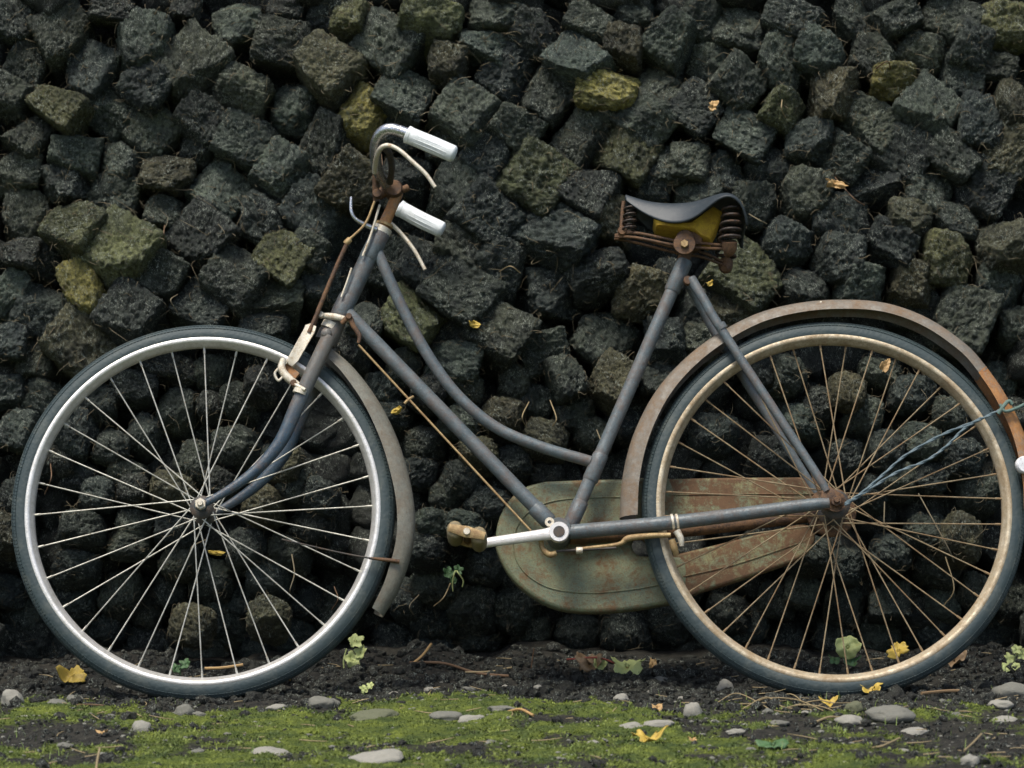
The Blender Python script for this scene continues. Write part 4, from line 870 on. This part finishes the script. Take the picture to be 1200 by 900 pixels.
# ------------------------------------------------------------------ leaves, sprigs and twigs
def near_ground(px, py):                      # ground point under a pixel, kept in front of the stack
    p = Gp(px, py)
    if p.y > 0.27:
        r = ray(px, py); p = CAM + r * ((0.27 - CAM.y) / r.y)
    return p
def leaf_mesh(name, mat, shape, seed, curl=0.6):
    """unit leaf in XY, stalk end at -Y; shape 'oval', 'lobed' or 'torn'"""
    rs = random.Random(seed); n = 40; nr = 7; v = [(0, 0, 0)]; f = []
    def rad(a):
        if shape == 'oval': return 0.5 * (1 + 0.06 * math.sin(5 * a + seed) + 0.04 * math.sin(11 * a))
        if shape == 'lobed': return 0.5 * (0.66 + 0.34 * abs(math.cos(2.5 * (a - math.pi / 2))) ** 1.6 * (1.0 + 0.5 * math.sin(a + seed)) + 0.06 * math.sin(17 * a + seed) + 0.05 * noise.noise(Vector((math.cos(a) * 2, math.sin(a) * 2, seed))))
        e = Vector((math.cos(a) * 0.8, math.sin(a) * 0.8, seed * 0.37)); return 0.5 * (0.72 + 0.55 * noise.noise(e) + 0.30 * noise.noise(e * 3.1) + 0.14 * noise.noise(e * 8))
    for r in range(1, nr + 1):
        for k in range(n):
            a = 2 * math.pi * k / n; t = r / nr; q = rad(a) * t; x, y = q * math.cos(a), q * math.sin(a)
            z = curl * (x * x * 1.5 - y * y * 0.6) + (0.26 if shape == 'torn' else 0.16) * noise.noise(Vector((x * 3.5, y * 3.5, seed))) + 0.03 * abs(x) - 0.03 * math.exp(-(x / 0.03) ** 2)
            v.append((x, y, z))
    for k in range(n): f.append((0, 1 + k, 1 + (k + 1) % n))
    for r in range(nr - 1):
        for k in range(n):
            a, b = 1 + r * n + k, 1 + r * n + (k + 1) % n; f.append((a, b, b + n, a + n))
    o = mesh_obj(name, v, f, mat)
    so_ = o.modifiers.new('thick', 'SOLIDIFY'); so_.thickness = 0.012; so_.offset = 0
    return o
def leaf(px, py, wpx, hpx, mat, shape, label, where='ground', yaw=0.0, tilt=60, cat='leaf', off=0.0, name='fallen_leaf', dz=0.006, curl=0.7):
    o = leaf_mesh(name, mat, shape, int(px * 7 + py), curl); o['label'] = label; o['category'] = cat; o['group'] = 'fallen leaves'
    if where == 'ground':
        p = near_ground(px, py + hpx * 0.4); p.z = max(gz(p.x, p.y) + dz, p.z); t = (p - CAM).length
    else: p, t = Wp(px, py, off)
    s = wpx * t / F; o.scale = (s, s * hpx / wpx if where != 'ground' else s * 0.9, s)
    o.rotation_euler = (R_(tilt), R_(random.uniform(-10, 10)), R_(yaw)); o.location = p
    if where == 'ground': o.location.z += 0.5 * s * 0.9 * math.sin(R_(tilt)) 
    return o
leaf(757, 866, 46, 10, m_ly, 'torn', 'bright yellow leaf lying flat in moss below the chain case', tilt=10)
leaf(85, 797, 42, 24, m_ly, 'torn', 'crumpled yellow-tan leaf at the foot of the stack beside the front tyre', tilt=38)
leaf(972, 826, 26, 10, m_ly, 'torn', 'yellow leaf scrap lying under the rear tyre', tilt=18)
leaf(1024, 812, 36, 12, m_ly, 'torn', 'narrow yellow leaf behind the rear tyre contact', tilt=20)
leaf(334, 803, 26, 14, m_ly, 'torn', 'small yellow leaf tucked behind the front tyre', tilt=30)
leaf(735, 783, 44, 16, m_lg, 'lobed', 'pale green leaf with red stalk on soil below the chain case', tilt=22)
leaf(690, 784, 38, 20, m_lb, 'torn', 'crumpled brown leaf beside the pale green one', tilt=35)
leaf(703, 779, 16, 14, m_lg, 'oval', 'small grey-green leaf standing over the brown leaf', tilt=65)
leaf(993, 760, 30, 28, m_lg, 'oval', 'round pale green leaf standing upright behind the rear spokes', tilt=72, dz=0.012)
leaf(996, 776, 22, 12, m_lgd, 'lobed', 'dark green leaf under the round pale leaf', tilt=35)
leaf(978, 773, 16, 10, m_lgd, 'lobed', 'small dark green leaf left of the stalk of the round pale leaf', tilt=35)
leaf(1053, 765, 36, 28, m_ly, 'torn', 'crumpled golden leaf leaning on the rear rim', tilt=55, dz=0.012)
leaf(1118, 784, 34, 10, m_lb, 'torn', 'reddish brown leaf on soil behind the rear wheel', tilt=22)
leaf(906, 876, 38, 10, m_lgd, 'oval', 'flat green leaf in the moss below the rear wheel', tilt=6, curl=0.15)
leaf(120, 860, 18, 7, m_lo, 'torn', 'tan leaf flake on moss below the front wheel', tilt=10)
leaf(770, 830, 20, 9, m_lo, 'torn', 'orange-tan leaf curl on soil before the rear wheel', tilt=25)
leaf(812, 866, 20, 8, m_lo, 'torn', 'tan leaf flake on moss near the slim pale stones', tilt=15)
for a in ((978, 216, 34, 16, m_lo, 'torn', 'tan leaf fragment caught between peat blocks right of the saddle', 20), (835, 124, 16, 14, m_lo, 'torn', 'small orange leaf curl on a dark block above the saddle', 10),
          (556, 380, 14, 9, m_ly, 'oval', 'tiny yellow leaf on a block inside the frame', 20), (465, 481, 14, 8, m_ly, 'oval', 'tiny yellow leaf beside the down tube and front mudguard', -30),
          (254, 648, 20, 6, m_ly, 'oval', 'slim yellow leaf seen through the front spokes', 5), (1038, 428, 12, 20, m_lo, 'torn', 'pale straw-coloured leaf behind the top of the rear wheel', 30),
          (832, 332, 14, 9, m_ly, 'torn', 'small yellow fleck of leaf by the top of the seat stay', -20), (765, 778, 12, 20, m_lo, 'torn', 'tan upright leaf scrap under the chain case', 0)):
    px, py, ww, hh, mt, sh, lb, yw = a
    o = leaf(px, py, ww, hh, mt, sh, lb, 'wall', tilt=78, off=-0.055); o.rotation_euler = (R_(75), R_(yw), 0)

def stem(name, pts, r, mat, label, cat='twig', group='twigs and stems'):
    p0 = pts[0]; o = MB().tube([p - p0 for p in pts], r, 7, 6).build(name, mat, None, True, label=label, category=cat, group=group); o.location = p0; return o
def gpt(px, py, z=0.006, back=0.0):
    p = near_ground(px, py); return Vector((p.x, p.y + back, max(gz(p.x, p.y), p.z - 0.02) + z))
stem('leaf_stalk', [gpt(738, 785, 0.012), gpt(722, 783, 0.020), gpt(700, 783, 0.028), gpt(664, 784, 0.024)], 0.0017, m_redstem, 'long red leaf stalk arching over the brown leaf', 'leaf stalk')
stem('twig', [gpt(480, 786, 0.008), gpt(520, 789, 0.012), gpt(560, 795, 0.010), gpt(612, 802, 0.006)], 0.0026, m_twig, 'long brown twig on soil below the pedal')
stem('twig', [gpt(483, 786, 0.006), gpt(495, 782, 0.02), gpt(506, 780, 0.045)], 0.0024, m_lo, 'short tan twig rising from the soil below the pedal')
stem('twig', [gpt(545, 797, 0.006), gpt(575, 796, 0.012), gpt(600, 788, 0.010)], 0.0018, m_straw, 'thin straw twig crossing the long brown twig')
stem('twig', [gpt(622, 793, 0.0), gpt(624, 788, 0.025), gpt(626, 785, 0.045)], 0.0012, m_twig, 'thin upright twig standing at the foot of the stack')
stem('twig', [gpt(90, 826, 0.004), gpt(105, 828, 0.008), gpt(122, 829, 0.005)], 0.0015, m_twig, 'brown twig on the moss edge by the front tyre')
stem('twig', [gpt(240, 790, 0.012), gpt(262, 789, 0.018), gpt(285, 788, 0.016)], 0.0028, m_lo, 'pale straw lying behind the bottom of the front rim')
stem('twig', [gpt(950, 853, 0.006), gpt(970, 850, 0.010), gpt(985, 848, 0.006)], 0.0022, m_straw, 'short dry twig leading to the pale stone under the rear wheel')
stem('twig', [gpt(1080, 822, 0.012), gpt(1110, 819, 0.014), gpt(1140, 817, 0.010)], 0.0030, m_lb, 'brown twig lying beside the large grey stone')
stem('twig', [gpt(1020, 883, 0.004), gpt(1036, 884, 0.010), gpt(1054, 878, 0.012)], 0.0018, m_straw, 'bent straw on greenish soil below the rear wheel')
stem('twig', [gpt(1130, 889, 0.012), gpt(1140, 884, 0.016), gpt(1150, 880, 0.022)], 0.0016, m_straw, 'straw leaning on the lone pale round pebble')
stem('twig', [gpt(112, 900, 0.002), gpt(114, 897, 0.018), gpt(117, 895, 0.03)], 0.0018, m_straw, 'pale upright stub in the moss below the front wheel')
stem('twig', [gpt(595, 843, 0.004), gpt(610, 845, 0.010), gpt(625, 848, 0.006)], 0.0024, m_lo, 'tan twig beside the flat stones below the crank')
rs = random.Random(3)
for k in range(7):
    x0 = 840 + k * 15; y0 = 830 + rs.uniform(-6, 6)
    stem('dry_stem', [gpt(x0, y0, 0.004), gpt(x0 + 22 + rs.uniform(-8, 8), y0 + rs.uniform(-7, 2), 0.006 + rs.uniform(0, 0.012)), gpt(x0 + 48, y0 + rs.uniform(-8, 6), 0.004 + rs.uniform(0, 0.010)), gpt(x0 + rs.uniform(60, 88), y0 + rs.uniform(-6, 12), 0.004)], 0.0011, m_straw, 'dry yellow stem arching over moss in front of the rear tyre', 'dry stem', 'dry stems before the rear tyre')
# straws hanging out of the stack
WG = 'root strands hanging from the stack'
for pts in (((190, 262), (192, 272), (190, 285)), ((205, 345), (200, 352), (206, 366)), ((340, 652), (345, 672), (340, 690), (338, 700)), ((240, 634), (226, 640), (220, 652)), ((645, 470), (652, 490), (648, 500)), ((700, 505), (706, 520), (712, 528)), ((490, 700), (480, 710), (484, 722)), ((1112, 655), (1118, 690), (1108, 712)), ((1040, 590), (1036, 610), (1038, 628)), ((1080, 580), (1110, 640), (1120, 660)), ((55, 545), (60, 560), (50, 580)), ((390, 690), (396, 702), (388, 716)), ((925, 140), (916, 128), (918, 116)), ((585, 318), (598, 312), (610, 320)), ((445, 205), (448, 195), (446, 180)), ((880, 250), (890, 258), (900, 262)), ((980, 205), (1000, 232), (1015, 240)), ((530, 680), (520, 700), (508, 712)), ((1030, 78), (1040, 72), (1046, 80)), ((620, 472), (612, 488), (616, 500))):
    P = [Wp(x, y, -0.062 + 0.012 * math.sin(i * 2.0 + x))[0] for i, (x, y) in enumerate(pts)]
    P[0] = P[0] + Vector((0, 0.05, 0)); P[-1] = P[-1] + Vector((0, 0.03, 0))
    stem('root_strand', P, 0.0012, rs.choice((m_straw, m_twig, m_fibre)), 'thin dry root strand hanging out between peat blocks', 'root strand', WG)
def sprig(px, py, leaves, stemh, mat, label, name='sprig'):
    p = gpt(px, py, 0); root = empty(name, p, label=label, category='plant')
    top = Vector((0.004, 0, stemh)); MB().tube([Vector((0, 0, -0.004)), top * 0.5 + Vector((-0.004, 0, 0)), top], [0.0018, 0.0014], 6, 4).build('stalk', mat, root)
    for (dx, dz, s, rz, sh) in leaves:
        o = leaf_mesh('leaf', mat, sh, int(s * 999 + dx * 99), 0.3); o.parent = root; o.scale = (s, s, s); o.rotation_euler = (R_(62), 0, R_(rz)); o.location = (dx, -0.006, dz)
    return root
sprig(404, 795, ((0.014, 0.024, 0.038, 20, 'lobed'), (0.030, 0.038, 0.030, -30, 'lobed'), (0.020, 0.060, 0.032, 10, 'lobed')), 0.045, m_lg, 'pale green lobed sprig rising from soil behind the front tyre')
sprig(427, 815, ((0.0, 0.012, 0.018, 20, 'lobed'), (0.012, 0.018, 0.016, -30, 'lobed')), 0.016, m_lg, 'tiny lobed seedling on soil in front of the pale sprig')
sprig(212, 791, ((-0.010, 0.014, 0.022, 30, 'lobed'), (0.010, 0.022, 0.024, -20, 'lobed')), 0.02, m_lgd, 'small green seedling behind the bottom of the front rim')
sprig(1190, 783, ((-0.012, 0.018, 0.026, 30, 'lobed'), (0.012, 0.026, 0.026, -20, 'lobed'), (0.0, 0.036, 0.022, 0, 'lobed')), 0.03, m_lg, 'yellow-green seedling at the stack foot beyond the rear tyre')
sprig(1184, 800, ((-0.010, 0.012, 0.020, 30, 'oval'), (0.010, 0.014, 0.016, -20, 'oval')), 0.012, m_lg, 'low green seedling in front of the broad grey stone')
pw, _ = Wp(534, 672, -0.05)
fern = empty('sprig', pw, label='pale-stalked green sprig growing from the stack under the pedal', category='plant')
for k, (dx, dz) in enumerate(((-0.006, -0.034), (0.014, -0.026))): MB().tube([Vector((0.004, 0.03, 0.0)), Vector((dx * 0.2, -0.004, 0.004)), Vector((dx, -0.002, dz * 0.5)), Vector((dx * 0.9, 0.0, dz))], [0.0017, 0.0015, 0.001], 6, 5).build('stalk', m_lg, fern)
for (dx, dz, s) in ((-0.014, 0.0, 0.026), (0.004, 0.008, 0.022), (-0.004, -0.012, 0.018)):
    o = leaf_mesh('leaf', m_lgd, 'lobed', int(s * 999), 0.3); o.parent = fern; o.scale = (s, s, s); o.rotation_euler = (R_(70), 0.3, 0.3); o.location = (dx, 0.004, dz)
